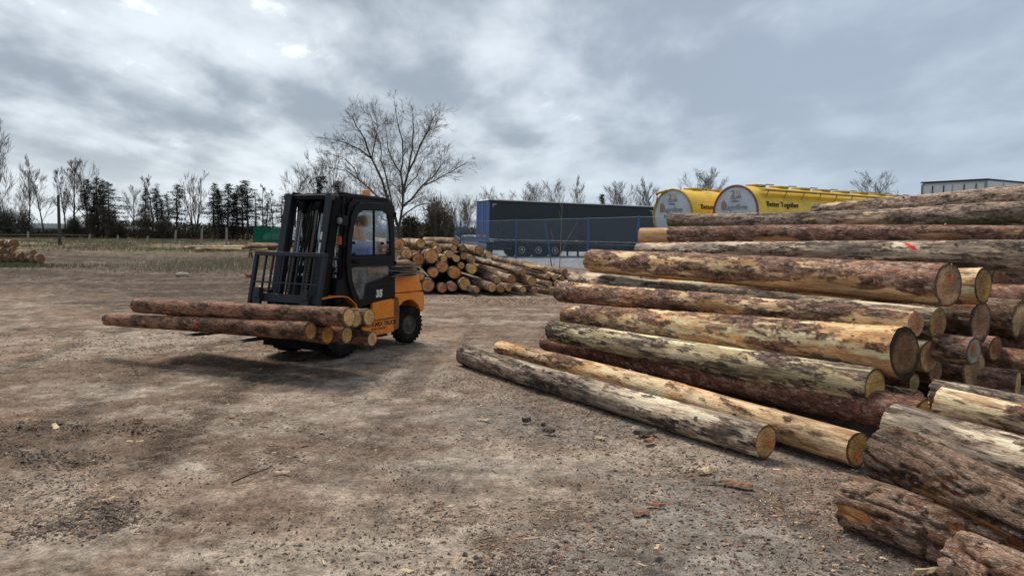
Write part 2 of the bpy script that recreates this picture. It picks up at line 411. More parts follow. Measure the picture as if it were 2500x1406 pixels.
M['flap1'] = paint('dark_bark_flap', (0.10, 0.068, 0.052), 0.9, 0.6, (0.05, 0.035, 0.03), scale=20)
M['flap2'] = paint('pinkish_bark_flap', (0.38, 0.27, 0.20), 0.9, 0.6, (0.15, 0.09, 0.065), scale=20)
def face_material():
    """sawn end: growth rings, darker heart, saw scratches, grime"""
    t = NT('sawn_end'); c, a = t.vcol()
    tc = t.n('ShaderNodeTexCoord'); sep = t.n('ShaderNodeSeparateXYZ'); t.l(tc.outputs['Object'], sep.inputs[0])
    q = t.coord('Object', (1, 1, 1))
    wob = t.noise(q, 9, 3, 0.5)
    y2 = t.math('POWER', t.math('ABSOLUTE', sep.outputs[1]), 2.0); z2 = t.math('POWER', t.math('ABSOLUTE', sep.outputs[2]), 2.0)
    r = t.math('SQRT', t.math('ADD', y2, z2)); r = t.math('ADD', r, t.math('MULTIPLY', wob, 0.02))
    ring = t.math('SINE', t.math('MULTIPLY', r, 620.0)); ring2 = t.math('SINE', t.math('MULTIPLY', r, 190.0))
    rr = t.rng(t.math('ADD', t.math('MULTIPLY', ring, 0.5), t.math('MULTIPLY', ring2, 0.6)), -1.0, 1.0, 0.80, 1.12, False)
    saw = t.noise(t.coord('Object', (1, 9, 160), True, (0.5, 0, 0)), 1.0, 3, 0.6)
    k = t.math('MULTIPLY', rr, t.rng(saw, 0.3, 0.7, 0.66, 1.28, False))
    gr = t.noise(q, 14, 6, 0.7)
    k = t.math('MULTIPLY', k, t.rng(gr, 0.3, 0.7, 0.75, 1.2, False))
    ang = t.n('ShaderNodeMath'); ang.operation = 'ARCTAN2'; t.l(sep.outputs[1], ang.inputs[0]); t.l(sep.outputs[2], ang.inputs[1])
    cb = t.n('ShaderNodeCombineXYZ'); t.l(ang.outputs[0], cb.inputs[0]); t.l(t.math('MULTIPLY', wob, 1.5), cb.inputs[1])
    oi = t.n('ShaderNodeObjectInfo'); t.l(t.math('MULTIPLY', oi.outputs['Random'], 9.0), cb.inputs[2])
    ck = t.noise(cb.outputs[0], 3.2, 2, 0.5)
    crack = t.rng(t.math('ABSOLUTE', t.math('SUBTRACT', ck, 0.5)), 0.0, 0.018, 0.30, 1.0)
    crack = t.math('MAXIMUM', crack, t.rng(r, 0.0, 0.03, 1.0, 0.0))
    k = t.math('MULTIPLY', k, crack)
    t.set(t.mix(1.0, c, k, 'MULTIPLY'), 0.85, 0, 0.2); t.bump(k, 0.003, 0.5)
    return t.m
M['face'] = face_material()

# ------------------------------------------------------------------ logs
WOODS = {
 'yellow': dict(bark=(0.26, 0.145, 0.098), bark2=(0.10, 0.062, 0.045), wood=(0.80, 0.63, 0.42), wood2=(0.56, 0.36, 0.18), peel=0.60, stain=0.62, plate=(10, 26), thick=0.007),
 'mixed':  dict(bark=(0.27, 0.155, 0.115), bark2=(0.095, 0.06, 0.046), wood=(0.76, 0.59, 0.38), wood2=(0.46, 0.30, 0.15), peel=0.46, stain=0.6, plate=(11, 28), thick=0.008),
 'mould':  dict(bark=(0.15, 0.11, 0.09), bark2=(0.05, 0.045, 0.042), wood=(0.70, 0.63, 0.44), wood2=(0.36, 0.32, 0.20), peel=0.60, stain=0.9, plate=(9, 26), thick=0.006),
 'grey':   dict(bark=(0.25, 0.20, 0.17), bark2=(0.06, 0.052, 0.048), wood=(0.66, 0.58, 0.46), wood2=(0.28, 0.25, 0.21), peel=0.54, stain=0.8, plate=(8, 28), thick=0.006),
 'red':    dict(bark=(0.22, 0.10, 0.075), bark2=(0.14, 0.07, 0.055), wood=(0.52, 0.33, 0.17), wood2=(0.34, 0.18, 0.09), peel=0.19, stain=0.3, plate=(14, 30), thick=0.005),
 'brown':  dict(bark=(0.28, 0.155, 0.115), bark2=(0.12, 0.070, 0.052), wood=(0.55, 0.36, 0.19), wood2=(0.34, 0.2, 0.1), peel=0.24, stain=0.4, plate=(12, 28), thick=0.006),
 'thick':  dict(bark=(0.23, 0.165, 0.125), gth=0.44, bark2=(0.12, 0.066, 0.045), wood=(0.60, 0.34, 0.13), wood2=(0.34, 0.14, 0.06), peel=0.26, stain=0.25, plate=(6, 24), thick=0.021, flk=(0.34, 0.29, 0.25)),
 'moss':   dict(bark=(0.32, 0.255, 0.215), bark2=(0.10, 0.08, 0.066), wood=(0.66, 0.52, 0.38), wood2=(0.32, 0.24, 0.17), peel=0.36, stain=0.5, plate=(9, 24), thick=0.011),
 'pine':   dict(bark=(0.25, 0.14, 0.095), bark2=(0.075, 0.046, 0.033), wood=(0.52, 0.25, 0.10), wood2=(0.34, 0.15, 0.06), peel=0.22, stain=0.1, plate=(10, 24), thick=0.006, flk=(0.32, 0.20, 0.14)),
 'far':    dict(bark=(0.27, 0.21, 0.165), bark2=(0.11, 0.08, 0.06), wood=(0.62, 0.47, 0.30), wood2=(0.38, 0.26, 0.15), peel=0.40, stain=0.35, plate=(6, 14), thick=0.008),
}
EXTRA = {}
def make_log(p0, p1, r0, r1, wood, label, group=None, face0=(0.55, 0.36, 0.17), face1=(0.50, 0.34, 0.17), mark=None, nu=64, dx=0.016, seed=None,
             faces=(0, 1), moss=0.0, ragged=0.0, stroke=None, cat='log', bow=0.012, rim=0.0, tone=1.0, knots=0, streak=0.5, flare=0.0, peelk=None, patch=(), flaps=0):
    """one felled trunk between p0 (first end) and p1; bark relief, peeled patches and stains are worked out on the mesh"""
    W = dict(WOODS[wood])
    if peelk is not None: W['peel'] = peelk
    p0 = Vector(p0); p1 = Vector(p1); Lg = (p1 - p0).length; d = (p1 - p0).normalized()
    seed = seed if seed is not None else random.random() * 60
    rs = np.random.RandomState(int(seed * 1000) % 100000)
    q = d.to_track_quat('X', 'Z'); root = empty('log', p0); root.rotation_mode = 'QUATERNION'; root.rotation_quaternion = q
    tag(root, label, cat, group)
    nv = max(12, int(Lg / dx)); th = np.linspace(0, 2 * PI, nu, endpoint=False); s = np.linspace(0, Lg, nv)
    S, T = np.meshgrid(s, th, indexing='ij'); S = S.ravel(); T = T.ravel(); u = S / Lg
    R = r0 + (r1 - r0) * u
    if flare: R = R * (1 + flare * np.exp(-(1 - u) * Lg / 0.35))
    rm = 0.5 * (r0 + r1); o = seed * 3.1
    cyl = np.stack([S, R * np.cos(T), R * np.sin(T)], 1)
    def P(a, b, k=0.0): return cyl * np.array([a, b, b]) + o + k
    R = R * (1 + 0.10 * (fbm(P(0.9, 3.0 / (rm / 0.13), 5), 3) - 0.5) + 0.05 * np.cos(2 * T + seed))
    n_big = 0.72 * fbm(P(1.3, 5.5, 1), 6, 0.68) + 0.28 * fbm(P(6, 26, 91), 4, 0.7); 
    for (ps, pt, pa, pb) in patch:
        n_big = n_big - 0.8 * np.exp(-(((S - ps) / pa) ** 2 + (np.angle(np.exp(1j * (T - pt))) / pb) ** 2) ** 2)
    peel = 1 - sst(n_big, W['peel'] - 0.03, W['peel'] + 0.03)
    pl = ridge(P(W['plate'][0], W['plate'][1], 3), 3)          # high on plate joints
    pl2 = fbm(P(W['plate'][0] * 0.6, W['plate'][1] * 0.7, 8), 3)
    fine = fbm(P(28, 70, 13), 3)
    edge = np.clip(1 - np.abs(n_big - W['peel']) / 0.035, 0, 1)
    h = (1 - peel) * (W['thick'] * (0.75 + 0.5 * pl2) - W['thick'] * 0.8 * sst(pl, W.get('gth', 0.58), W.get('gth', 0.58) + 0.28)) + (fine - 0.5) * 0.0022
    bark = np.array(W['bark']); bark2 = np.array(W['bark2']); wd = np.array(W['wood']); wd2 = np.array(W['wood2'])
    f1 = sst(pl2, 0.30, 0.70)[:, None]; cb = bark2 * (1 - f1) + bark * f1
    fl = sst(fbm(P(11, 38, 21), 4, 0.7), 0.56, 0.70)[:, None]; cb = cb * (1 - fl * 0.6) + np.array(W.get('flk', (0.42, 0.33, 0.27))) * fl * 0.6   # lichen / flaked plates
    cb = cb * (1 - 0.58 * sst(pl, W.get('gth', 0.56), W.get('gth', 0.56) + 0.26)[:, None])
    lg = fbm(P(0.8, 3.5, 50), 3); f2 = sst(fbm(P(1.6, 12, 31), 4, 0.6), 0.33, 0.68)[:, None]; cw = wd2 * (1 - f2) + wd * f2
    sth = 0.79 - 0.28 * W['stain']; stn = sst(0.75 * fbm(P(2.3, 10, 41), 5, 0.68) + 0.25 * fbm(P(11, 40, 47), 3, 0.7), sth - 0.035, sth + 0.045)
    stk = sst(fbm(P(3.2, 55, 44), 3, 0.6), 0.40, 0.62)
    st = np.clip(stn * (0.35 + 0.65 * stk) * (0.55 + W['stain'] * 0.5), 0, 0.93)[:, None]
    cw = cw * (1 - st) + np.array((0.060, 0.054, 0.052)) * st
    inner = (sst(fbm(P(4, 22, 61), 4, 0.6), 0.56, 0.72) * streak * (1 - W['peel'] * 0.5))[:, None]          # clinging inner bark
    cw = cw * (1 - inner) + np.array((0.19, 0.085, 0.045)) * inner
    pe = peel[:, None]; col = cb * (1 - pe) + cw * pe
    col = col * (1 - 0.35 * edge[:, None])
    col = col * (0.72 + 0.56 * sst(lg, 0.25, 0.75))[:, None] * tone
    if moss > 0:
        mf = (sst(fbm(P(1.5, 7, 71), 4), 0.42, 0.62) * moss)[:, None]
        zloc = np.sin(T); mf = mf * (sst(-zloc, -0.25, 0.6))[:, None]
        col = col * (1 - mf) + np.array((0.075, 0.085, 0.03)) * mf
    if stroke is not None:
        s0, t0, ls, lt, cc = stroke
        ee = ((S - s0) / ls + (T - t0) / lt * 0.9) ; dd = ((S - s0) / ls - (T - t0) / lt * 0.9)
        k = ((np.abs(dd) < 0.28) & (np.abs(ee) < 1.4)).astype(float)[:, None]
        col = col * (1 - k) + np.array(cc) * k
    if rim > 0:     # bark torn back from the first end
        k = (1 - sst(S + (fbm(P(2, 20, 90), 3) - 0.5) * 0.12, rim - 0.01, rim + 0.01))[:, None]
        col = col * (1 - k) + (wd * 0.95 * (0.8 + 0.4 * f2)) * k; h = h * (1 - k[:, 0]) - 0.012 * k[:, 0]; pe = np.maximum(pe, k)
    kn = []
    for i in range(knots):
        ks = rs.uniform(0.1, 0.9) * Lg; kt = rs.uniform(1.7, 3.7); 
        dist2 = ((S - ks) / 0.045) ** 2 + ((np.angle(np.exp(1j * (T - kt)))) * rm / 0.04) ** 2
        b = np.exp(-dist2); h = h + 0.014 * b; kk = np.exp(-dist2 * 2.2)[:, None]; col = col * (1 - 0.75 * kk) + np.array((0.16, 0.07, 0.035)) * 0.75 * kk
    Rr = R + h
    if ragged > 0:
        Send = ragged * 0.6 * (fbm(np.stack([np.cos(T) * 7 + o, np.sin(T) * 7, T * 0 + 2], 1), 3) - 0.5)
        S = S + Send * np.exp(-S / 0.12)
    bo = bow * (Lg / 4.0) * np.sin(PI * u) ; bo2 = 0.006 * np.sin(u * 9 + seed)
    V = np.stack([S, Rr * np.cos(T) + bo * math.cos(seed) + bo2, Rr * np.sin(T) + bo * math.sin(seed) - bo2 * 0.5], 1)
    i = np.arange(nv - 1)[:, None] * nu; k = np.arange(nu)[None, :]; k2 = (k + 1) % nu
    F = np.stack([i + k, i + k2, i + nu + k2, i + nu + k], -1).reshape(-1, 4)
    col = np.clip(col * np.array((1.15, 1.03, 0.92)) * 1.05, 0, 0.9); c4 = np.concatenate([col, pe], 1)
    link('bark', mesh_np('bark', V, F, c4), M['log'], root)
    for i in range(flaps):          # loose plates of bark lifting off, and sawn-off branch stubs
        fs_ = rs.uniform(.06, .94) * Lg; ft = rs.uniform(1.55, 3.7); j = int(fs_ / Lg * (nv - 1)) * nu + int((ft / (2 * PI)) * nu) % nu
        c_ = Vector(V[j]); nrm = Vector((0, math.cos(ft), math.sin(ft))); tan = Vector((0, -math.sin(ft), math.cos(ft)))
        fb = MB()
        if i % 5 == 4:
            fb.tube([c_ - nrm * .02, c_ + nrm * .008 + Vector((.006, 0, 0)), c_ + nrm * .018 + Vector((.012, 0, 0))], [.015, .013, .011], 8); fb.build('branch_stub', M['slab_pale' if i % 2 else 'slab'], root); continue
        fl_ = rs.uniform(.03, .10); fw = rs.uniform(.006, .016); n_ = 5; vs_ = []
        for a_ in range(n_):
            u_ = a_ / (n_ - 1); ww = fw * (1 - .5 * abs(u_ - .4)) * rs.uniform(.7, 1.15); lift = .002 + .016 * u_ ** 2 * rs.uniform(.6, 1.2)
            for sd_, hh_ in ((-1, 0), (1, 0), (1, .004), (-1, .005)): vs_.append(c_ + Vector(((u_ - .3) * fl_ * (1 if i % 2 else -1), 0, 0)) + tan * (sd_ * ww) + nrm * (lift + hh_ - .003 * abs(sd_)))
        ff_ = [(a_ * 4 + q_, a_ * 4 + (q_ + 1) % 4, (a_ + 1) * 4 + (q_ + 1) % 4, (a_ + 1) * 4 + q_) for a_ in range(n_ - 1) for q_ in range(4)] + [(0, 1, 2, 3), (n_ * 4 - 1, n_ * 4 - 2, n_ * 4 - 3, n_ * 4 - 4)]
        fb.add(vs_, ff_); fb.build('bark_flap', M['flap%d' % (i % 3 if wood not in ('thick',) else i % 2)], root)
    for e in faces:
        idx = np.arange(nu) + (0 if e == 0 else (nv - 1) * nu); ring = V[idx]
        cen = ring.mean(0); fc = np.array(face0 if e == 0 else face1, dtype=float) * np.array((1.18, 1.04, 0.90))
        rows = [0.99, 0.93, 0.8, 0.62, 0.42, 0.2]; vv = [ring]
        depth = (fbm(np.stack([th * 0 + 3 + seed, np.cos(th) * 2, np.sin(th) * 2], 1), 2) - 0.5)
        sg = -1 if e == 0 else 1
        for j, kf in enumerate(rows):
            rr = cen + (ring - cen) * kf; rr[:, 0] = rr[:, 0] + sg * (0.004 if kf < 0.98 else 0.0) + depth * 0.008 * kf * sg
            vv.append(rr)
        vv = np.concatenate(vv + [cen[None, :] + np.array([[sg * 0.004, 0, 0]])]) - cen
        ff = []
        for j in range(len(rows)):
            for a in range(nu):
                b = (a + 1) % nu; ff.append((j * nu + a, j * nu + b, (j + 1) * nu + b, (j + 1) * nu + a))
        c0 = len(vv) - 1; j = len(rows)
        for a in range(nu): ff.append((j * nu + a, j * nu + (a + 1) % nu, c0, c0))
        nz = fbm(vv * 16 + seed * 5, 4)[:, None]; nz2 = fbm(vv * 5 + seed * 7 + 3, 3)[:, None]
        rad = np.linalg.norm(vv[:, 1:], axis=1)[:, None] / max(rm, 1e-3)
        heart = 1 - sst(rad, 0.45, 0.68)
        cc = fc * (0.75 + 0.5 * nz); cc = cc * (1 - heart * 0.30 * np.array([0.35, 0.75, 1.1]))
        gst = sst(nz2, 0.52, 0.8) * 0.5; cc = cc * (1 - gst) + np.array((0.10, 0.085, 0.07)) * gst
        outer = sst(rad, 0.93, 0.99); cc = cc * (1 - outer * 0.75) 
        quads = np.array([f for f in ff if f[2] != f[3]]); tris = [f[:3] for f in ff if f[2] == f[3]]
        me = bpy.data.meshes.new('cut_face')
        if e == 0: fl_ = [tuple(reversed(f)) for f in quads.tolist()] + [tuple(reversed(f)) for f in tris]
        else: fl_ = quads.tolist() + tris
        me.from_pydata([tuple(v) for v in vv], [], fl_)
        me.polygons.foreach_set('use_smooth', [True] * len(me.polygons))
        at = me.color_attributes.new('Col', 'FLOAT_COLOR', 'POINT'); at.data.foreach_set('color', np.concatenate([cc, np.ones((len(cc), 1))], 1).astype(np.float32).ravel())
        fo = link('cut_face', me, M['face'], root, tuple(cen))
        if mark and mark[0] == e:
            _, mk, my, mz, ms = mark; rr_ = ms
            pts = []
            for a in range(16):
                t_ = 2 * PI * a / 16; k_ = rr_ * (0.45 + 1.15 * rs.rand() ** 1.6) ; pts.append((my + k_ * 0.7 * math.cos(t_), mz + k_ * 1.25 * math.sin(t_)))
            b_ = MB(); b_.prism(pts, sg * 0.004, sg * 0.0085, 'yz'); b_.build('paint_mark', M[mk], fo)
    return root
def LP(a, b, Lw, label, **kw):
    """log from photo measurements: a, b = (x, y, apparent thickness, distance)"""
    p0 = px(a[0], a[1], a[3]); p1 = px(b[0], b[1], b[3])
    ext = kw.pop('ext', 0.0)
    r0 = a[2] * a[3] / FPX / 2; r1 = b[2] * b[3] / FPX / 2
    if ext: 
        dd = (p1 - p0); L0 = dd.length; p1 = p1 + dd.normalized() * ext; r1 = r0 + (r1 - r0) * (L0 + ext) / L0
    for p, r in ((p0, r0), (p1, r1)):
        if p.z - r < 0.0: p.z = r + 0.004
    return make_log(p0, p1, r0, r1, Lw, label, **kw)
# ------------------------------------------------------------------ ground
FENCE = [(-12.5, 70.0), (-7.3, 60.0), (-3.3, 48.0), (0.23, 42.0), (3.6, 34.7), (5.3, 30.8), (9.5, 27.0), (24, 20), (60, 14)]
def fence_y(x):
    return np.interp(x, [p[0] for p in FENCE], [p[1] for p in FENCE])
def ground_fields(X, Y):
    P3 = lambda a, b=None, k=0.0: np.stack([X * a + k, Y * (b if b is not None else a) + k * 1.7, np.full_like(X, k)], 1)
    n_l = fbm(P3(0.16, 0.30, 2), 4); n_m = fbm(P3(0.7, 1.1, 7), 5, 0.6); n_f = fbm(P3(5, 5, 11), 4, 0.65); n_ff = fbm(P3(17, 17, 19), 3, 0.7)
    # wheel-track streaks: sweep from the left foreground towards the truck
    ang = math.radians(38); U = X * math.cos(ang) + Y * math.sin(ang); Vv = -X * math.sin(ang) + Y * math.cos(ang)
    wob = (fbm(P3(0.15, 0.15, 31), 2) - 0.5) * 3.0
    tr = fbm(np.stack([U * 0.16, (Vv + wob) * 1.15, U * 0 + 5], 1), 4, 0.6)
    tr2 = fbm(np.stack([X * 0.22, (Y + wob) * 1.7, U * 0 + 15], 1), 4, 0.6)
    R = np.hypot(X, Y)
    far = sst(Y, 11, 16); trk = tr * (1 - far) + tr2 * far
    dust = np.array((0.265, 0.223, 0.185)); soil = np.array((0.142, 0.105, 0.080)); asp = np.array((0.205, 0.186, 0.168)); red = np.array((0.185, 0.115, 0.080)); mud = np.array((0.082, 0.064, 0.053))
    n_h = fbm(P3(2.6, 3.4, 61), 5, 0.75); f_s = sst(0.38 * trk + 0.30 * n_m + 0.32 * n_h, 0.38, 0.62)[:, None]
    col = dust * (1 - f_s) + soil * f_s
    ga = (sst(X, -2.2, 1.0) * (1 - sst(Y, 9, 14)))                    # barer tarmac in the middle and right foreground
    ga = (ga * sst(n_m, 0.2, 0.62) * 0.95)[:, None]; col = col * (1 - ga) + asp * (0.85 + 0.45 * n_l[:, None]) * ga
    fr = (sst(fbm(P3(0.9, 1.6, 41), 5, 0.65), 0.50, 0.70) * (0.30 + 0.5 * sst(-X, -1, 3)))[:, None]; col = col * (1 - fr * 0.55) + red * fr * 0.55
    tk = np.zeros_like(X)
    for x0, a1, a2 in ((-0.75, -.10, .012), (0.75, -.13, .012), (-2.1, -.22, .016), (-3.3, -.24, .014), (1.9, -.20, -.004), (-4.6, -.30, .010), (-6.0, -.34, .012)):
        cx = x0 + a1 * (Y - 3) + a2 * (Y - 3) ** 2 + wob * 0.12
        tk = np.maximum(tk, np.exp(-((X - cx) / 0.17) ** 4))
    tk = tk * sst(n_m * .5 + n_l * .5, 0.30, 0.52) * (1 - sst(Y, 13, 17))
    tp = (0.75 + 0.25 * np.sign(np.sin(R * 42 + 3 * np.sin(X * 9))))
    col = col * (1 - 0.50 * (tk * tp)[:, None]) 
    # muddy field edge beyond the hard standing
    edge = 18.5 + (n_l - 0.5) * 7 + (n_m - 0.5) * 4
    fm = (sst(Y, edge - 1.0, edge + 2.0) * (1 - sst(X, -5.5, -1.5)))[:, None]
    mm = mud * (0.75 + 0.7 * sst(tr2, 0.3, 0.75)[:, None]) * (0.8 + 0.4 * n_f[:, None])
    col = col * (1 - fm) + mm * fm
    # field grass
    fg = sst(Y + (n_m - 0.5) * 14, 50, 58) * (1 - sst(X, -8, -5))
    wd = np.exp(-(((X + 12.0) / 3.4) ** 2 + ((Y - 36) / 6.0) ** 2)) * sst(n_m, 0.35, 0.6)
    wl = np.exp(-(((X + 23.0) / 3.0) ** 2 + ((Y - 31) / 2.0) ** 2))
    ev = sst(Y, 66, 90)
    fg = np.clip(fg + sst(wd + wl, 0.3, 0.6) * 0.9 + ev, 0, 1)[:, None]
    gr = np.array((0.15, 0.122, 0.080)) * (1 - sst(n_m, 0.4, 0.7)[:, None]) + np.array((0.10, 0.10, 0.050)) * sst(n_m, 0.4, 0.7)[:, None]
    col = col * (1 - fg) + gr * (0.7 + 0.6 * n_f[:, None]) * fg
    # yard behind the blue fence, wet sky reflection put into its blue-grey colour
    fy = fence_y(X); by = (sst(Y - fy, 0.3, 1.0) * sst(X, -9.5, -8.0))[:, None]
    col = col * (1 - by) + np.array((0.22, 0.235, 0.25)) * (0.85 + 0.3 * n_m[:, None]) * by
    # oily dark patches and fallen bark dust around the stacks
    stack = sst(0.85 * X + 0.53 * Y, 3.2, 4.6) * (1 - sst(Y, 12, 14))
    bd = (np.clip(stack * 0.7 + 0.9 * np.exp(-((X - 0.6) ** 2 / 5 + (Y - 18.4) ** 2 / 1.6)), 0, 1) * sst(n_f * 0.5 + n_m * 0.5, 0.36, 0.58))[:, None]
    col = col * (1 - bd * 0.8) + np.array((0.15, 0.095, 0.066)) * bd * 0.8
    cle = (1 - by[:, 0]) * (1 - fg[:, 0])
    col = col * (0.46 + 0.62 * n_f[:, None] + 0.56 * n_ff[:, None]) * (np.array((1.035, 1.0, 0.955)) * (1 - by) + by)
    # relief
    left = sst(-X, 0.3, 3.0) * (1 - sst(Y, 9, 12)); rut = np.exp(-((Vv + wob * 0.3 - 6.4) / 0.35) ** 2) + np.exp(-((Vv + wob * 0.3 - 4.6) / 0.35) ** 2)
    z = (n_f - 0.5) * (0.008 + 0.02 * f_s[:, 0] * left) + (n_ff - 0.5) * (0.005 + 0.010 * f_s[:, 0]) + (n_m - 0.5) * 0.015
    clod = np.exp(-(((X + 3.6) / 1.3) ** 2 + ((Y - 5.9) / 0.35) ** 2)) + np.exp(-(((X + 3.9) / 0.8) ** 2 + ((Y - 5.2) / 0.22) ** 2)) + 0.6 * np.exp(-(((X + 2.2) / 0.35) ** 2 + ((Y - 4.3) / 0.15) ** 2))
    z = z + clod * (fbm(P3(7, 11, 51), 4, 0.6) - 0.35) * 0.09
    col = col * (1 - 0.40 * np.clip(clod, 0, 1)[:, None] * sst(fbm(P3(7, 11, 51), 4, 0.6), 0.35, 0.6)[:, None])
    z = z + sst(np.abs((U * 7.0) % 1 - 0.5), 0.2, 0.4) * -0.008 * np.clip(rut, 0, 1) * left * sst(n_m, 0.4, 0.6)
    z = z - tk * (0.006 + 0.010 * (np.sin(R * 95) > 0.2) * (X < 0.5))
    z = z * cle + (1 - cle) * (n_m - 0.5) * 0.02
    mz = fm[:, 0] * (n_f - 0.5) * 0.05; z = z + mz * cle
    near_obj = 1.0
    z = z - 0.012
    return col, z, f_s[:, 0], cle
def build_ground():
    ang = np.concatenate([np.linspace(-42, 42, 620), np.linspace(44, 316, 90)]) * PI / 180
    rr = [1.2]
    while rr[-1] < 60: rr.append(rr[-1] * (1.0078 if rr[-1] < 22 else 1.02))
    while rr[-1] < 3500: rr.append(rr[-1] * 1.15)
    rr = np.array([0.0] + [0.4, 0.8] + rr); na = len(ang)
    RR, AA = np.meshgrid(rr, ang, indexing='ij'); X = (RR * np.sin(AA)).ravel(); Y = (RR * np.cos(AA)).ravel()
    col, z, _, _ = ground_fields(X, Y)
    V = np.stack([X, Y, z], 1); nr = len(rr)
    i = np.arange(nr - 1)[:, None] * na; k = np.arange(na)[None, :]; k2 = (k + 1) % na
    F = np.stack([i + k, i + k2, i + na + k2, i + na + k], -1).reshape(-1, 4)
    t = NT('yard_ground'); c, a = t.vcol(); q = t.coord('Object', rand=False)
    n1 = t.noise(q, 34, 6, 0.75); n2 = t.noise(q, 140, 3, 0.7); n3 = t.noise(q, 5, 8, 0.78)
    v = t.voro(q, 55, 'F1', 'Distance'); peb = t.rng(v, 0.05, 0.26, 1.0, 0.0)
    vc = t.voro(q, 55, 'F1', 'Color'); sepc = t.n('ShaderNodeSeparateColor'); t.l(vc, sepc.inputs[0])
    pebm = t.math('MULTIPLY', peb, t.math('GREATER_THAN', sepc.outputs[0], 0.88))
    k = t.math('MULTIPLY', t.rng(n1, 0.32, 0.68, 0.50, 1.50, False), t.rng(n2, 0.3, 0.7, 0.75, 1.25, False))
    k = t.math('MULTIPLY', k, t.rng(n3, 0.33, 0.67, 0.62, 1.38, False))
    cc = t.mix(1.0, c, k, 'MULTIPLY')
    d1 = t.noise(q, 75, 2, 0.6); d2 = t.noise(q, 48, 3, 0.65, 0.3); big = t.rng(t.noise(q, 1.6, 4, 0.6), 0.4, 0.6, 0.35, 1.0)
    cc = t.mix(t.math('MULTIPLY', t.rng(d1, 0.60, 0.66), 0.55), cc, (0.38, 0.33, 0.275))
    cc = t.mix(t.math('MULTIPLY', t.rng(d2, 0.42, 0.35), t.math('MULTIPLY', big, 0.72)), cc, (0.075, 0.055, 0.043))
    pc = t.mix(sepc.outputs[1], (0.46, 0.40, 0.33), (0.10, 0.06, 0.045))
    cc = t.mix(t.math('MULTIPLY', pebm, 0.65), cc, pc)
    t.set(cc, 1.0, 0, 0.04)
    t.bump(t.math('ADD', t.math('ADD', t.math('ADD', n1, t.math('MULTIPLY', n3, 1.6)), t.math('MULTIPLY', n2, 0.35)), t.math('MULTIPLY', pebm, 0.5)), 0.016, 0.75)
    o = link('ground', mesh_np('ground', V, F, col), t.m); tag(o, kind='structure')
build_ground()

# ------------------------------------------------------------------ litter: bark chips, flakes and splinters lying loose
def chips(name, N, region, size, label_kind, colours, seed, flat=0.25, zoff=0.0, elong=(1.2, 3.0)):
    rs = np.random.RandomState(seed); X, Y = region(rs, N); n = len(X)
    L_ = size[0] + (size[1] - size[0]) * rs.rand(n) ** 4.0; W_ = L_ / rs.uniform(elong[0], elong[1], n); Hh = L_ * flat * rs.uniform(0.3, 1, n)
    a = rs.uniform(0, 2 * PI, n); tl = rs.uniform(-0.35, 0.35, n)
    _, z, _, _ = ground_fields(X, Y)
    base = np.array([(-.5, -.3, 0), (.45, -.5, 0), (.5, .35, 0), (-.4, .5, 0), (-.1, -.1, 1), (.25, .1, .8)])
    B = base[None] + rs.uniform(-.12, .12, (n, 6, 3)) * np.array([1, 1, 0.5])
    lx = B[:, :, 0] * L_[:, None]; ly = B[:, :, 1] * W_[:, None]; lz = B[:, :, 2] * Hh[:, None] + lx * np.sin(tl)[:, None] * 0.4
    V = np.stack([X[:, None] + lx * np.cos(a)[:, None] - ly * np.sin(a)[:, None], Y[:, None] + lx * np.sin(a)[:, None] + ly * np.cos(a)[:, None], z[:, None] + lz + 0.003 + zoff], 2).reshape(-1, 3)
    f = np.array([(0, 1, 4), (1, 5, 4), (1, 2, 5), (2, 3, 5), (3, 4, 5), (3, 0, 4)]); F = (f[None] + (np.arange(n) * 6)[:, None, None]).reshape(-1, 3)
    cs = np.array(colours); ci = cs[rs.randint(0, len(cs), n)] * rs.uniform(0.7, 1.25, (n, 1)); C = np.repeat(ci, 6, axis=0)
    o = link(name, mesh_np(name, V, F, C, smooth=False), M['chips']); tag(o, label_kind, None, None, 'stuff'); return o
def reg(x0, x1, y0, y1, thr, sc=0.8, k=3.0):
    def f(rs, N):
        u = rs.rand(N * 3); Y = 1.0 / (1.0 / y0 + (1.0 / y1 - 1.0 / y0) * u)        # denser near, even over the picture
        X = (x0 + (x1 - x0) * rs.rand(N * 3)) * Y / y1
        d = fbm(np.stack([X * sc + k, Y * sc * 1.5, X * 0 + k], 1), 4, 0.6); keep = rs.rand(N * 3) < sst(d, thr - 0.12, thr + 0.12)
        keep &= (0.85 * X + 0.53 * Y < 5.2) | (Y > 13)
        return X[keep][:N], Y[keep][:N]
    return f
BC = [(0.17, 0.09, 0.06), (0.23, 0.12, 0.075), (0.13, 0.08, 0.06), (0.33, 0.23, 0.15), (0.42, 0.32, 0.21), (0.09, 0.065, 0.052), (0.24, 0.145, 0.10), (0.15, 0.11, 0.085)]
DC = [(0.18, 0.135, 0.105), (0.13, 0.10, 0.08), (0.21, 0.16, 0.125), (0.36, 0.31, 0.25)]
chips('bark_litter', 36000, reg(-18, 16, 2.6, 24, 0.60), (0.005, 0.030), 'fine reddish bark crumbs strewn over the yard', BC, 1)
chips('soil_crumbs', 18000, reg(-18, 14, 2.6, 22, 0.56, 1.3, 9.0), (0.004, 0.024), 'dark soil and bark crumbs strewn over the yard', DC, 2, 0.5)
chips('bark_flakes', 1300, reg(-16, 14, 2.8, 20, 0.53), (0.02, 0.075), 'larger loose bark flakes on the tarmac', BC, 3, 0.12, elong=(1.3, 5))
chips('wood_splinters', 600, reg(-14, 12, 2.8, 16, 0.48, 1.1, 5.0), (0.03, 0.10), 'thin pale splinters on the tarmac', [(0.5, 0.37, 0.22), (0.34, 0.22, 0.13), (0.10, 0.07, 0.05), (0.42, 0.2, 0.1)], 4, 0.06, elong=(6, 14))
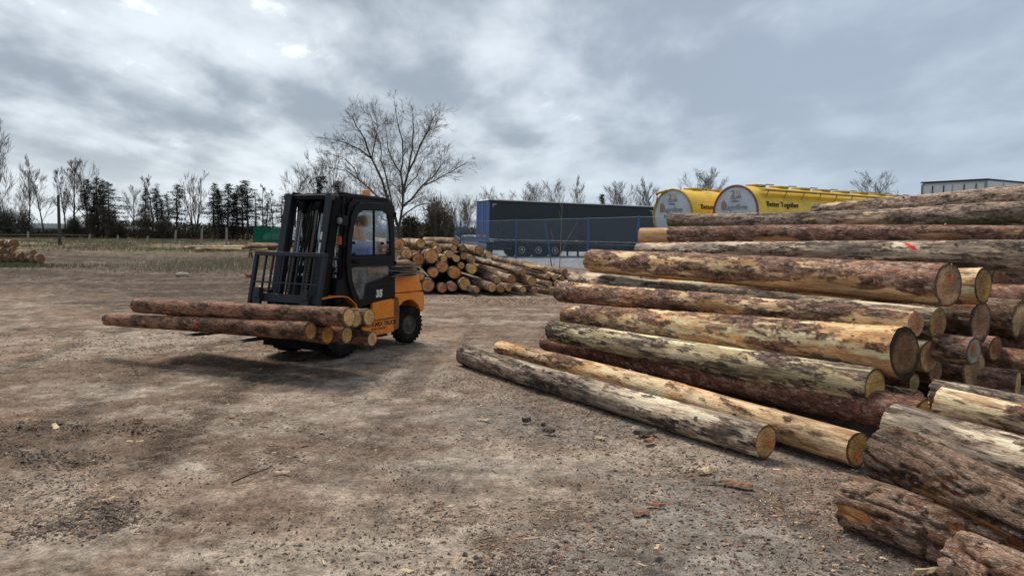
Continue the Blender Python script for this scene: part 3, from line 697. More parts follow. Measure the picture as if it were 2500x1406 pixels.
def blob(cx, cy, sx, sy):
    return lambda rs, N: (cx + rs.randn(N) * sx, cy + rs.randn(N) * sy)
chips('bark_litter', 5200, blob(0.9, 18.3, 1.7, 0.55), (0.02, 0.07), 'carpet of bark chips in front of the low pile', BC, 5, 0.3)
def along(a, b, w):
    def f(rs, N):
        t = rs.rand(N); return a[0] + (b[0] - a[0]) * t + rs.randn(N) * w - 0.25, a[1] + (b[1] - a[1]) * t + rs.randn(N) * w - 0.2
    return f
chips('bark_litter', 7000, along((-0.4, 8.8), (2.0, 4.9), 0.40), (0.006, 0.035), 'bark crumbs gathered along the nearest grey log', BC, 6, 0.3)
chips('bark_litter', 5000, along((1.0, 5.0), (2.4, 3.4), 0.40), (0.005, 0.035), 'bark crumbs in front of the foreground heap', BC, 8, 0.3)
chips('bark_litter', 4500, blob(-5.2, 10.5, 1.8, 1.0), (0.01, 0.05), 'reddish bark crumbs around the carried load', BC, 9, 0.3)

def line_(a, b, w):
    A = pg(*a); B = pg(*b)
    def f(rs, N):
        t = rs.rand(N); return A.x + (B.x - A.x) * t + rs.randn(N) * w * .6, A.y + (B.y - A.y) * t + rs.randn(N) * w
    return f
CL = [(0.165, 0.122, 0.090), (0.135, 0.10, 0.074), (0.19, 0.145, 0.108), (0.22, 0.175, 0.135)]
for i_, (a_, b_, n_, w_, lb_) in enumerate([((-60, 1045), (430, 1048), 1500, .10, 'churned soil clods along the upper left rut'), ((-60, 1080), (110, 1118), 700, .07, 'churned soil clods at the left edge rut'), ((80, 1125), (230, 1122), 500, .08, 'churned soil clods below the left ruts'),
    ((180, 1232), (300, 1250), 450, .06, 'churned soil clods in the lower left'), ((60, 1290), (330, 1265), 500, .06, 'soil crumbs along the lower left tyre print'), ((1150, 1370), (1420, 1385), 420, .07, 'dark soil crumbs at the bottom centre')]):
    chips('soil_clods', n_, line_(a_, b_, w_ * 1.2), (0.008, 0.040), lb_, CL, 60 + i_, .55, elong=(1.0, 1.8))
def slab_piece(pt, L_, W_, Hh, rz, mat, label, cat='bark piece', grp=None, curl=0.25):
    b = MB(); n = 9; rs = random.Random(hash(label) % 999); top = []; bot = []
    vs_ = []
    for i in range(n):
        u = i / (n - 1) - 0.5; w = W_ * (0.55 + 0.45 * math.cos(u * 2.6)) * rs.uniform(0.8, 1.1); zc = Hh * (0.2 + curl * 4 * u * u)
        for s_, zz in ((-1, 0), (-0.35, 0.8), (0.4, 0.9), (1, 0), (0.3, -0.35), (-0.4, -0.35)):
            vs_.append((u * L_, s_ * w / 2 + rs.uniform(-.1, .1) * W_, zc + zz * Hh * rs.uniform(0.7, 1.1) + Hh * 0.35))
    fs = [(i * 6 + k, i * 6 + (k + 1) % 6, (i + 1) * 6 + (k + 1) % 6, (i + 1) * 6 + k) for i in range(n - 1) for k in range(6)]
    fs += [tuple(range(6)), tuple(reversed(range((n - 1) * 6, n * 6)))]
    b.add(vs_, fs); o = b.build('bark_piece' if cat == 'bark piece' else cat.replace(' ', '_'), mat, None, pt); o.rotation_euler = (0, 0, rz); tag(o, label, cat, grp); return o
M['barkbit'] = paint('red_bark_bit', (0.24, 0.11, 0.065), 0.9, 0.5, (0.1, 0.06, 0.04), scale=20)
M['barkdark'] = paint('dark_clod', (0.055, 0.042, 0.034), 0.95, 0.5, scale=20)
M['woodbit'] = paint('pale_wood_bit', (0.55, 0.40, 0.25), 0.85, 0.4, (0.3, 0.18, 0.1), scale=20)
for (x, y, L_, W_, Hh, rz, mt, lab) in [
    (136, 1044, 0.20, 0.05, 0.012, -0.9, 'woodbit', 'pale strip of bark lying aslant in the left foreground ruts'),
    (330, 1078, 0.12, 0.06, 0.008, 0.2, 'slab_pale', 'small whitish shred by the left ruts'),
    (265, 1222, 0.075, 0.03, 0.012, 0.9, 'woodbit', 'stubby pale chip in the lower left'),
    (225, 1300, 0.05, 0.04, 0.01, 0.4, 'barkbit', 'pinkish bark scrap low at the left'),
    (338, 1029, 0.07, 0.045, 0.02, 0.3, 'barkbit', 'reddish bark scrap beyond the left ruts'),
    (690, 1156, 0.10, 0.03, 0.012, 0.1, 'woodbit', 'orange splinter in the middle foreground'),
    (1285, 1033, 0.075, 0.06, 0.035, 0.4, 'barkdark', 'dark clod of soil left of the nearest log'),
    (1326, 1042, 0.055, 0.045, 0.025, 1.4, 'barkdark', 'smaller dark clod just right of the first'),
    (1340, 1058, 0.10, 0.07, 0.03, -0.2, 'barkdark', 'clod with shreds in the bark litter below the two small ones'),
    (1575, 1062, 0.20, 0.09, 0.03, 0.3, 'barkdark', 'curled dark bark lump beside the nearest log'),
    (1585, 1080, 0.12, 0.07, 0.025, 0.9, 'barkbit', 'reddish bark lump against the dark one'),
    (1465, 1070, 0.08, 0.04, 0.010, -0.4, 'slab_pale', 'pinkish white flake in the chip litter'),
    (1716, 1152, 0.11, 0.07, 0.02, 0.5, 'woodbit', 'bright bark flake with pale inner side below the nearest log'),
    (1735, 1178, 0.17, 0.03, 0.012, 0.05, 'slab', 'thin dark stick under the bright flake'),
    (1800, 1186, 0.20, 0.06, 0.02, -0.5, 'barkbit', 'long bark strip right of the bright flake'),
    (1600, 1236, 0.12, 0.035, 0.015, -0.15, 'barkbit', 'red-brown splinter pointing right in the lower centre'),
    (1603, 1354, 0.07, 0.05, 0.03, 1.1, 'woodbit', 'upright amber chunk of wood low in the centre'),
    (1565, 1255, 0.10, 0.05, 0.015, 0.2, 'barkbit', 'flat red flake above the amber chunk'),
    (1180, 1027, 0.11, 0.035, 0.012, -0.4, 'woodbit', 'pale chip alone on the bare tarmac'),
    (2300, 1394, 0.34, 0.035, 0.02, 0.3, 'slab_pale', 'long stripped splinter in front of the bottom right log')]:
    slab_piece(pg(x, y, 0.0), L_, W_, Hh, rz, M[mt], lab)
# twigs
for (pts, lab) in [([(566, 1180), (610, 1168), (655, 1146)], 'thin bent twig in the left centre of the yard'),
                   ([(258, 1262), (275, 1272), (298, 1277), (262, 1256), (290, 1250)], 'dark forked twig in the lower left'),
                   ([(318, 886), (328, 900), (338, 912)], 'short dark stick standing out beneath the carried logs')]:
    b = MB(); b.tube([pg(x, y, 0.0) + Vector((0, 0, 0.008 + 0.02 * math.sin(i * 1.7) ** 2)) for i, (x, y) in enumerate(pts)], [0.006 * (1 - 0.12 * i) for i in range(len(pts))], 5)
    tag(b.build('twig', M['barkdark']), lab, 'twig')

# ------------------------------------------------------------------ grass and weeds of the field
def blades(name, N, region, h, colours, seed, label):
    rs = np.random.RandomState(seed); X, Y = region(rs, N); n = len(X); _, z, _, _ = ground_fields(X, Y)
    hh = h[0] + (h[1] - h[0]) * rs.rand(n); a = rs.uniform(0, PI, n); w = rs.uniform(0.005, 0.012, n) * (1 + Y / 60)
    lx = rs.randn(n) * 0.4 * hh; ly = rs.randn(n) * 0.4 * hh
    V = np.stack([np.stack([X - w * np.cos(a), Y - w * np.sin(a), z - 0.02], 1), np.stack([X + w * np.cos(a), Y + w * np.sin(a), z - 0.02], 1), np.stack([X + lx, Y + ly, z + hh], 1)], 1).reshape(-1, 3)
    F = np.arange(n * 3).reshape(-1, 3); cs = np.array(colours); ci = cs[rs.randint(0, len(cs), n)] * rs.uniform(0.7, 1.3, (n, 1)); C = np.repeat(ci, 3, axis=0)
    o = link(name, mesh_np(name, V, F, C, smooth=False), M['grass']); tag(o, label, None, None, 'stuff')
GC = [(0.23, 0.185, 0.12), (0.26, 0.215, 0.145), (0.14, 0.125, 0.07), (0.105, 0.12, 0.055), (0.18, 0.14, 0.10)]
def clumped(x0, x1, y0, y1, thr, sc):
    def f(rs, N):
        X = rs.uniform(x0, x1, N * 3); Y = rs.uniform(y0, y1, N * 3); d = fbm(np.stack([X * sc, Y * sc, X * 0 + 4], 1), 4, 0.6)
        k = (rs.rand(N * 3) < sst(d, thr - 0.1, thr + 0.1)) & (X < -6.5 + (60 - Y) * 0.02); return X[k][:N], Y[k][:N]
    return f
blades('field_grass', 75000, clumped(-95, -8, 53, 122, 0.42, 0.35), (0.06, 0.30), GC, 21, 'pale and green field grass between mud and fence posts')
blades('dry_weeds', 15000, blob(-11.8, 36.5, 2.6, 3.4), (0.05, 0.27), [(0.34, 0.27, 0.19), (0.26, 0.20, 0.14), (0.17, 0.19, 0.08), (0.38, 0.32, 0.22)], 22, 'dry brown weeds in the mud left of the truck')
blades('dry_weeds', 6000, blob(-10.2, 46.0, 2.5, 4.0), (0.06, 0.3), [(0.34, 0.27, 0.19), (0.27, 0.21, 0.14), (0.2, 0.2, 0.1)], 25, 'dry brown weeds near the pale poles')
blades('field_grass', 4500, blob(-22.6, 31.6, 2.2, 0.9), (0.05, 0.2), [(0.09, 0.12, 0.045), (0.12, 0.12, 0.06), (0.17, 0.15, 0.09)], 23, 'low green grass in front of the left log pile')
# ------------------------------------------------------------------ large stack on the right
G_BIG = 'logs of the big stack on the right'
YF = (0.50, 0.34, 0.17); DF = (0.26, 0.17, 0.10); GF = (0.30, 0.27, 0.21); PF = (0.42, 0.27, 0.18)
H = dict(nu=84, dx=0.0145, group=G_BIG, flaps=11)
def big(a, b, w, label, **kw):
    k = dict(H); k.update(kw); return LP(a, b, w, label, **k)
big((1132, 866, 46, 9.25), (1870, 1085, 80, 5.42), 'grey', 'smooth grey and black weathered log on the tarmac, nearest the forklift, orange-marked end',
    mark=(1, 'mark_orange', 0.035, -0.02, 0.018), face1=YF, seed=3.3, knots=5, streak=0.35, bow=0.02)
big((1222, 850, 40, 9.75), (2095, 1106, 93, 5.2), 'yellow', 'peeled yellow log with small knots on the ground, second from the open yard',
    mark=(1, 'mark_orange', -0.02, -0.05, 0.022), face1=(0.42, 0.30, 0.14), face0=(0.7, 0.48, 0.24), seed=7.1, knots=7, streak=0.7, bow=0.02)
big((1335, 852, 40, 10.4), (2200, 1010, 100, 5.75), 'red', 'dark red-brown log on the ground tucked behind the peeled yellow log, one pale scar', seed=12.4, ext=0.2, patch=((4.3, 2.5, .12, .3),), knots=1)
big((1350, 808, 48, 9.8), (2137, 947, 91, 5.95), 'mould', 'pale log mottled with grey-green mould, fuzzy unpainted end, above the red-brown ground log',
    face1=(0.50, 0.38, 0.18), seed=21.7, streak=0.2, knots=2, ragged=0.05, rim=0.0)
big((1388, 772, 54, 10.1), (2210, 862, 120, 6.0), 'yellow', 'thickest yellow log of the stack with a dark weathered sawn end', face1=(0.17, 0.11, 0.065), seed=27.2, streak=0.75, knots=2, flare=0.05)
big((1372, 712, 50, 10.8), (2236, 790, 62, 6.15), 'mixed', 'log with ochre and black stains along its middle, small end beside the thickest log',
    face1=PF, mark=(1, 'mark_orange', -0.02, -0.03, 0.014), seed=31.9, knots=1)
big((1405, 684, 44, 11.2), (2288, 790, 80, 6.6), 'grey', 'light grey log just behind the ochre-stained one, red dash on its brown-hearted end',
    face1=(0.34, 0.24, 0.12), mark=(1, 'mark_red', -0.03, -0.05, 0.018), seed=36.5)
big((1447, 636, 56, 10.6), (2315, 696, 105, 6.2), 'mixed', 'broad log with flaking brown bark at mid height, orange spot on its end',
    face1=(0.46, 0.31, 0.20), mark=(1, 'mark_orange', 0.03, 0.06, 0.022), peelk=0.38, patch=((4.0, 4.0, 1.1, .5), (0.5, 4.0, .9, .45), (2.4, 4.3, 1.2, .35)), seed=44.1, ragged=0.02, knots=2, flare=0.04)
big((1395, 700, 40, 11.8), (2400, 697, 88, 6.7), 'yellow', 'yellow log behind the broad flaking log, clean ochre oval end under the red-stroked log', face1=(0.42, 0.27, 0.10), seed=48.3)
big((1560, 612, 36, 11.0), (2500, 626, 72, 7.05), 'grey', 'long silvery grey log with a red paint stroke on its side', seed=52.6, ext=0.9,
    stroke=(3.95, 2.45, 0.10, 0.42, (0.9, 0.05, 0.05)), bow=0.01)
big((1566, 577, 48, 11.3), (2500, 577, 52, 8.8), 'brown', 'straight red-brown barked log with its left end stripped to pale wood', seed=57.4, ext=0.7, patch=((2.0, 3.6, .35, .4), (3.9, 3.2, .3, .3)), rim=0.42, face0=(0.66, 0.42, 0.22), streak=0.5)
big((1636, 541, 34, 11.7), (2500, 521, 66, 9.0), 'moss', 'top log with grey scaly bark and green moss along its underside', seed=61.0, ext=0.8, moss=0.85, ragged=0.06, bow=0.04)
big((1990, 520, 40, 11.6), (2500, 478, 52, 9.3), 'moss', 'highest log of the stack, pale scaly bark, rising to the right edge', seed=66.6, ext=0.8, bow=0.02, tone=1.1)
# logs whose sawn ends fill the right side of the stack (bodies run back into the pile)
UB = Vector((-0.53, 0.85, 0.0))
def endlog(x, y, dpx, Y, w, label, L=4.2, tilt=0.0, **kw):
    p1 = px(x, y, Y); r = dpx * Y / FPX / 2
    if p1.z < r: p1.z = r + 0.004
    p0 = p1 + (UB + Vector((kw.pop('yaw', 0.0), 0, tilt))).normalized() * L
    k = dict(nu=56, dx=0.03, group=G_BIG); k.update(kw)
    p0.z = max(p0.z, r)
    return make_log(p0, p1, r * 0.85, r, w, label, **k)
endlog(2394, 788, 96, 7.1, 'thick', 'dark barked log under the clean ochre end, cracked pinkish brown cut end', face1=(0.33, 0.225, 0.16), seed=71)
endlog(2492, 784, 86, 7.6, 'thick', 'dark log with a pale yellowish end, right of the cracked brown end', face1=(0.52, 0.42, 0.27), seed=72, tone=0.8)
endlog(2482, 722, 52, 8.6, 'brown', 'small orange-hearted end deep in the gap under the silvery log at the right edge', face1=(0.52, 0.31, 0.15), seed=73)
endlog(2377, 858, 66, 6.35, 'mixed', 'short protruding log with a grey end and pink paint mark', L=1.8, face1=(0.27, 0.26, 0.21), mark=(1, 'mark_red', -0.02, 0.04, 0.018), seed=74, dx=0.02)
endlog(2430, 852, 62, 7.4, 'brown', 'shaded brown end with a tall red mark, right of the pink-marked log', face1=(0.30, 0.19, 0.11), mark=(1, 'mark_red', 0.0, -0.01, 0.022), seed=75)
endlog(2268, 872, 82, 6.55, 'yellow', 'pale wavy sawn end peeping out behind the thickest yellow log', face1=(0.48, 0.32, 0.18), seed=76)
endlog(2284, 908, 62, 6.8, 'brown', 'small brown end low behind the thickest log, above the cut stump wood', face1=(0.36, 0.23, 0.12), seed=77)
endlog(2378, 903, 104, 7.0, 'thick', 'wide irregular end with saw ridges beneath the pink-marked log', face1=(0.40, 0.30, 0.18), seed=78)
endlog(2231, 936, 46, 6.3, 'brown', 'small round end marked with a green spot', face1=(0.36, 0.28, 0.15), mark=(1, 'mark_green', -0.005, 0.0, 0.016), seed=79)
endlog(2452, 886, 76, 7.7, 'brown', 'shadowed end half hidden low in the stack right of the wide end', face1=(0.27, 0.2, 0.12), seed=80)
endlog(2484, 938, 68, 6.9, 'brown', 'brown barked log low at the right edge with a pale end', face1=(0.42, 0.33, 0.21), seed=81, yaw=-0.35)
endlog(2240, 985, 66, 6.1, 'yellow', 'ground log with a worn yellow side between the mouldy log and front log', face1=(0.35, 0.24, 0.13), seed=82, L=2.2, dx=0.02)
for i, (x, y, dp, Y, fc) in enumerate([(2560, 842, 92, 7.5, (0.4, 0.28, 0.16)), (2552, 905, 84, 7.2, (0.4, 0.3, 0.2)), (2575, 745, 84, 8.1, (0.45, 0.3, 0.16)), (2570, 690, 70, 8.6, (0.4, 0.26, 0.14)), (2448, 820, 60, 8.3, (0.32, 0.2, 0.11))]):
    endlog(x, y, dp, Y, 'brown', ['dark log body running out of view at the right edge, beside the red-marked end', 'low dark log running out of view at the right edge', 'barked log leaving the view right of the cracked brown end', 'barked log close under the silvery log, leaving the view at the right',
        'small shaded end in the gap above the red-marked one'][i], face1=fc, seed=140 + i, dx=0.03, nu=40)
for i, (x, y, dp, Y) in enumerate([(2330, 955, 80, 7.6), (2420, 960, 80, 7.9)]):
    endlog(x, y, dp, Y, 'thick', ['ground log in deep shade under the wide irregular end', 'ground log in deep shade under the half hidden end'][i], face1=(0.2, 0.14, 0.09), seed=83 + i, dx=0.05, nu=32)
UU = Vector((0.53, -0.85, 0)); NN = Vector((0.85, 0.53, 0))
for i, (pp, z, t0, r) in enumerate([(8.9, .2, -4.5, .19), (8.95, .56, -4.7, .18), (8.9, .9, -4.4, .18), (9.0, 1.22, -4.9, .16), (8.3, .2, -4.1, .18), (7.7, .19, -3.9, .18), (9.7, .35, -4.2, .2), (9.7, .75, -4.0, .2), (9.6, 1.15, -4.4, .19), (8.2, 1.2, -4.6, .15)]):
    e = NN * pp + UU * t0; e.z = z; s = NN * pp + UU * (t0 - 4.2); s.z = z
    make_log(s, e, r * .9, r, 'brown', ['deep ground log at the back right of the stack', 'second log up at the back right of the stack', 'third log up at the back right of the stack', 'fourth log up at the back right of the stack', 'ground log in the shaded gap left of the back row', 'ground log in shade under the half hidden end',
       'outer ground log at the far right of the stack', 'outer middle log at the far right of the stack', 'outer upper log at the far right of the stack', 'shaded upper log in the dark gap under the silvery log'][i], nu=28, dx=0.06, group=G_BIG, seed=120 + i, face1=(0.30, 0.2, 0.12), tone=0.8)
# heap in the right foreground, far ends towards us, running out of the picture
G_FR = 'logs of the small heap in the right foreground'
F_ = dict(nu=96, dx=0.011, group=G_FR, flaps=6)
def fr(a, b, w, label, **kw):
    k = dict(F_); k.update(kw); return LP(a, b, w, label, **k)
fr((2280, 962, 72, 5.45), (2500, 1010, 80, 5.0), 'grey', 'rough dark log behind the honey-coloured one, splintered left end', seed=91, ext=1.8, ragged=0.06, tone=0.8, face0=(0.45, 0.33, 0.2))
fr((2294, 984, 78, 5.15), (2500, 1030, 84, 4.75), 'yellow', 'honey-coloured log with patches of red-brown bark, uppermost of the foreground heap', seed=92.2, ext=1.8, streak=0.8, face0=(0.62, 0.42, 0.22), ragged=0.02)
fr((2182, 1030, 92, 4.9), (2500, 1118, 108, 4.15), 'grey', 'grey weathered log streaked black, between the honey-coloured log and the thick dark-barked log', seed=93.4, ext=1.6, ragged=0.03, face0=(0.5, 0.4, 0.27))
fr((2170, 1108, 134, 4.2), (2500, 1268, 152, 3.4), 'thick', 'thick log with deeply furrowed dark bark and an orange torn strip low down', seed=94.9, ext=1.5, patch=((0.75, 3.45, .45, .13), (1.15, 3.65, .35, .2)), streak=0.0, face0=(0.34, 0.2, 0.12), nu=120, dx=0.009, ragged=0.03)
fr((2162, 1205, 60, 4.35), (2330, 1290, 70, 3.95), 'red', 'small reddish log wedged between the furrowed log and the greenish log', seed=95.5, ext=1.6, face0=(0.5, 0.27, 0.17))
fr((2076, 1250, 118, 4.15), (2340, 1352, 140, 3.62), 'thick', 'greenish grey barked log at the front with a pale stripped patch at its end', seed=96.9, ext=1.0, nu=120, dx=0.009, patch=((0.10, 3.3, .15, .30),), streak=0.9, moss=0.25, face0=(0.5, 0.38, 0.22), ragged=0.04)
fr((2352, 1372, 124, 3.15), (2500, 1440, 140, 2.85), 'thick', 'log in the bottom right corner, its near end resting over the greenish log', seed=97.7, ext=1.2, nu=110, dx=0.009, face0=(0.42, 0.26, 0.14), ragged=0.03)
for i, (x, y, dp, Y, yy) in enumerate([(2330, 1130, 90, 4.7, 0), (2420, 1300, 100, 4.2, 0)]):
    p = px(x, y, Y); r = dp * Y / FPX / 2; p.z = r + 0.005; e = p + Vector((0.45, -0.8, 0)).normalized() * 1.8
    make_log(p, e, r, r, 'thick', ['hidden ground log carrying the grey weathered log', 'hidden ground log carrying the furrowed log'][i], nu=28, dx=0.05, seed=99 + i, group=G_FR)

# ------------------------------------------------------------------ load on the forks
G_LD = 'logs carried on the forklift'
def ld(a, b, label, **kw):
    k = dict(nu=48, dx=0.016, group=G_LD, bow=0.004); k.update(kw); return LP(a, b, 'pine', label, **k)
CR_F = (0.62, 0.47, 0.25)
ld((262, 780, 27, 9.6), (758, 808, 48, 8.1), 'front lower log on the forks, longest one, with a red dab on its bark', seed=101, face0=(0.3, 0.13, 0.08), face1=(0.50, 0.32, 0.15), stroke=(1.75, 3.0, 0.05, 0.5, (0.7, 0.04, 0.03)))
ld((332, 746, 33, 9.45), (853, 775, 47, 8.02), 'upper front log resting on top of the load, cream end', seed=102, face0=(0.3, 0.13, 0.08), face1=CR_F)
ld((420, 772, 30, 9.75), (800, 818, 43, 8.25), 'lower log of the load just behind the longest one, ochre end', seed=103, face1=(0.50, 0.28, 0.09))
ld((450, 778, 28, 9.95), (847, 818, 38, 8.42), 'lower log third from the front of the load, cream end', seed=104, face1=CR_F)
ld((480, 786, 26, 10.1), (908, 827, 34, 8.5), 'lower rear log sticking out furthest right, pink mark on its end', seed=105, face1=(0.55, 0.42, 0.25), mark=(1, 'mark_orange', 0.0, 0.0, 0.02))
ld((400, 748, 30, 9.6), (868, 777, 44, 8.2), 'upper log of the load hiding just behind the top front log', seed=106, face1=(0.52, 0.38, 0.2))
ld((470, 752, 26, 9.75), (880, 776, 34, 8.45), 'upper log with a small pinkish end between two cream ends', seed=107, face1=(0.58, 0.34, 0.22), mark=(1, 'mark_orange', 0.0, 0.01, 0.012))
ld((500, 752, 30, 9.95), (902, 775, 42, 8.5), 'upper rear log of the load with a cream end against the orange side panel', seed=108, face1=CR_F)

# ------------------------------------------------------------------ middle pile behind the forklift
G_MP = 'logs of the round-ended pile behind the forklift'; G_MR = 'logs of the low pile by the fence'
def zp(zx, zy): return 900 + zx / 4.464, 540 + zy / 4.464
OF = (0.60, 0.33, 0.15); TF = (0.56, 0.40, 0.21); RF = (0.46, 0.26, 0.17)
mid = [
 (325, 250, 64, OF, 'big orange end at the top left of the pile, half hidden by the cab'),
 (415, 355, 62, (0.66, 0.42, 0.24), 'star-cracked pale orange end right beside the cab door'),
 (545, 415, 68, (0.48, 0.25, 0.12), 'brown-orange end second from the cab in the second row down'),
 (685, 385, 78, (0.62, 0.35, 0.17), 'largest orange end of the pile, upper middle'),
 (565, 240, 50, TF, 'tan end on top of the pile left of the thin stripped log'),
 (725, 255, 32, TF, 'thin stripped yellow log on top of the pile'),
 (768, 312, 36, (0.5, 0.34, 0.2), 'small ragged end tucked above and right of the largest orange end'),
 (818, 405, 38, TF, 'small tan end right of the largest orange end'),
 (885, 360, 44, TF, 'tan end under the topmost right-hand log'),
 (958, 225, 40, (0.62, 0.44, 0.22), 'pale end of the topmost log at the middle of the pile'),
 (930, 292, 36, (0.52, 0.33, 0.19), 'small brown end directly under the topmost log'),
 (1020, 290, 36, TF, 'round end right below and right of the topmost log'),
 (1206, 315, 50, (0.42, 0.28, 0.17), 'large brown-grey end at the upper right corner of the pile'),
 (1245, 366, 26, TF, 'small end tucked under the large brown-grey corner end'),
 (1280, 378, 26, (0.42, 0.27, 0.15), 'smallest brown end beside the pale slanted end at the right corner'),
 (1308, 365, 38, (0.70, 0.52, 0.32), 'pale slanted end at the far right corner of the pile'),
 (958, 408, 40, (0.58, 0.42, 0.24), 'ragged pale end in the middle of the pile'),
 (1040, 386, 36, (0.48, 0.32, 0.17), 'ochre end right of the ragged pale end'),
 (1126, 416, 42, (0.50, 0.33, 0.17), 'ochre end below the large brown-grey corner end'),
 (800, 498, 66, (0.50, 0.29, 0.16), 'big brown-orange end below the largest orange end'),
 (1013, 485, 36, TF, 'small tan end above the low-lying logs at mid height'),
 (1130, 520, 56, (0.66, 0.46, 0.2), 'bright yellow notched end at the right of the pile'),
 (706, 558, 56, (0.58, 0.33, 0.16), 'orange end right of the stack of old slabs on the truck'),
 (935, 560, 72, (0.60, 0.31, 0.13), 'broad deep-orange ringed end low in the pile'),
 (565, 600, 50, (0.6, 0.36, 0.18), 'end half hidden behind the old slabs and the orange hood'),
 (645, 700, 74, (0.50, 0.28, 0.16), 'large brown end on the ground next to the orange counterweight'),
 (802, 728, 54, (0.50, 0.27, 0.18), 'ground-row end with a faint red smear, left of the red-dotted one'),
 (912, 716, 54, (0.44, 0.25, 0.18), 'ground-row end with a bright red dot'),
 (1050, 690, 68, (0.62, 0.40, 0.19), 'yellow-ringed end on the ground at the right foot of the pile'),
 (385, 455, 60, (0.5, 0.31, 0.17), 'end seen just above the old slabs by the cab'),
 (330, 620, 66, OF, 'ground-row log hidden behind the truck tail'),
 (470, 520, 60, OF, 'middle-row log hidden behind the old slabs'),
]
for i, (zx, zy, rz, fc, lab) in enumerate(mid):
    x, y = zp(zx, zy); row = max(0.0, (640 - zy) / 400.0); Y = 19.9 + row * 0.9 + (i % 3) * 0.12
    if zx < 1000 and zy > 600: Y = 19.9
    p1 = px(x, y, Y); r = rz * 0.98 / 4.464 * Y / FPX
    if p1.z < r: p1.z = r
    lean = (-1.1, 4.0, 0.0) if zy < 330 else (-0.7, 4.0, 0.0)
    if zy < 330 and zx < 1000: lean = (-1.3, 3.8, 0.0)
    p0 = p1 + Vector(lean) * (1.0 + 0.05 * (i % 4))
    mk = {26: (1, 'mark_red', -0.04, -0.02, 0.035), 27: (1, 'mark_red', -0.03, 0.03, 0.035)}.get(i)
    make_log(p0, p1, r * 0.85, r, 'far', lab, nu=32, dx=0.05, group=G_MP, face1=fc, mark=mk, seed=200 + i * 1.7, faces=(1,), bow=0.01)
low = [
 (1175, 748, 36, 0.55, 'short round at the left foot of the low pile, half behind the leaning log'),
 (1348, 722, 50, 1.0, 'leaning log with a many-sided pale end at the front of the low pile'),
 (1442, 738, 42, 1.0, 'ground log right of the many-sided end'),
 (1526, 730, 38, 1.0, 'second ground log right of the many-sided end'),
 (1682, 746, 38, 1.0, 'third ground log of the low pile, red-brown'),
 (1812, 756, 33, 1.0, 'fourth ground log of the low pile with a dark hollow-looking end'),
 (1985, 758, 32, 1.0, 'last ground log of the low pile towards the big stack'),
 (1405, 642, 42, 1.0, 'second-layer log of the low pile with a dark end, leftmost'),
 (1562, 636, 48, 1.0, 'grey scaly log with a dark brown end on the left of the second layer'),
 (1782, 655, 52, 1.0, 'log with an obliquely cut yellow-brown end in the second layer'),
 (1970, 684, 34, 1.0, 'reddish second-layer log left of the last gap'),
 (2066, 690, 36, 1.0, 'dark shaded log end nearest the big stack'),
 (1687, 562, 36, 1.0, 'long grey flaky log on top of the low pile, furthest left'),
 (1925, 530, 32, 1.0, 'second long flaky log on top of the low pile'),
 (2140, 552, 32, 1.0, 'third long log on top of the low pile, nearest the big stack'),
 (1950, 602, 31, 1.0, 'small orange end under the second top log'),
 (2030, 612, 34, 1.0, 'tan end in the middle layer, left of the two small brown ones'),
 (2112, 624, 30, 1.0, 'small brown end in the middle layer'),
 (2186, 606, 36, 1.0, 'reddish end at the right of the middle layer'),
]
for i, (zx, zy, rz, k, lab) in enumerate(low):
    x, y = zp(zx, zy); Y = 19.6 + max(0, (740 - zy)) / 400.0 + (zx - 1300) / 1600.0
    p1 = px(x, y, Y); r = rz * 1.0 / 4.464 * Y / FPX
    if p1.z < r or zy > 715: p1.z = max(p1.z, r)
    p0 = p1 + Vector((-1.5, 4.0, 0.16 if zy < 700 else 0.0)) * (1.05 if k == 1.0 else 0.5)
    if i == 1: p0 = p1 + Vector((-1.9, 3.4, 0.30))
    make_log(p0, p1, r * 0.85, r, 'far', lab, nu=32, dx=0.05, group=G_MR, face1=[(0.42, 0.29, 0.17), (0.5, 0.36, 0.2), (0.36, 0.21, 0.13)][i % 3] if i != 1 else (0.62, 0.44, 0.22),
             seed=300 + i * 1.3, faces=(1,), bow=0.02)
# filler logs at the back of the low pile keep it solid
# ------------------------------------------------------------------ far left pile and loose logs in the field
G_LP = 'logs of the small pile at the left edge'
lp = [(8, 597, 22, 'top log at the very left edge of the picture'), (22, 598, 20, 'top log second from the left edge'), (33, 596, 22, 'top right log of the left-edge pile, bright rim'), 
      (13, 614, 22, 'middle log of the left-edge pile, leftmost whole end'), (35, 615, 22, 'middle log of the left-edge pile beneath the top right one'), (3, 629, 22, 'bottom log cut by the left edge'),
      (22, 630, 20, 'bottom log second from the left edge'), (34, 629, 20, 'bottom log under the middle right one'), (58, 627, 24, 'ochre end lying between the pile and the three loose logs'),
      (83, 620, 20, 'upper of the three loose logs at the pile foot'), (82, 632, 20, 'lower left of the three loose logs'), (100, 632, 21, 'rightmost loose log of the left pile')]
for i, (x, y, d, lab) in enumerate(lp):
    Y = 34.5 + (640 - y) * 0.015; p1 = px(x, y, Y); r = d * Y / FPX / 2
    if p1.z < r: p1.z = r
    p0 = p1 + Vector((-3.2, 2.0 if i != 9 else 0.7, 0))
    make_log(p0, p1, r * 0.9, r, 'far', lab, nu=16, dx=0.15, group=G_LP, face1=(0.27, 0.18, 0.095), seed=400 + i, faces=(1,), tone=0.9)
for (a, b, lab) in [((446, 611, 7, 62), (598, 603, 8, 66), 'long pale pole lying in the field, rear of the pair'), ((474, 615, 8, 57), (652, 611, 7, 60), 'long pale pole lying in the field, front of the pair')]:
    LP(a, b, 'yellow', lab, nu=12, dx=0.25, group='pale poles in the field', seed=430, faces=(0, 1), tone=1.15)
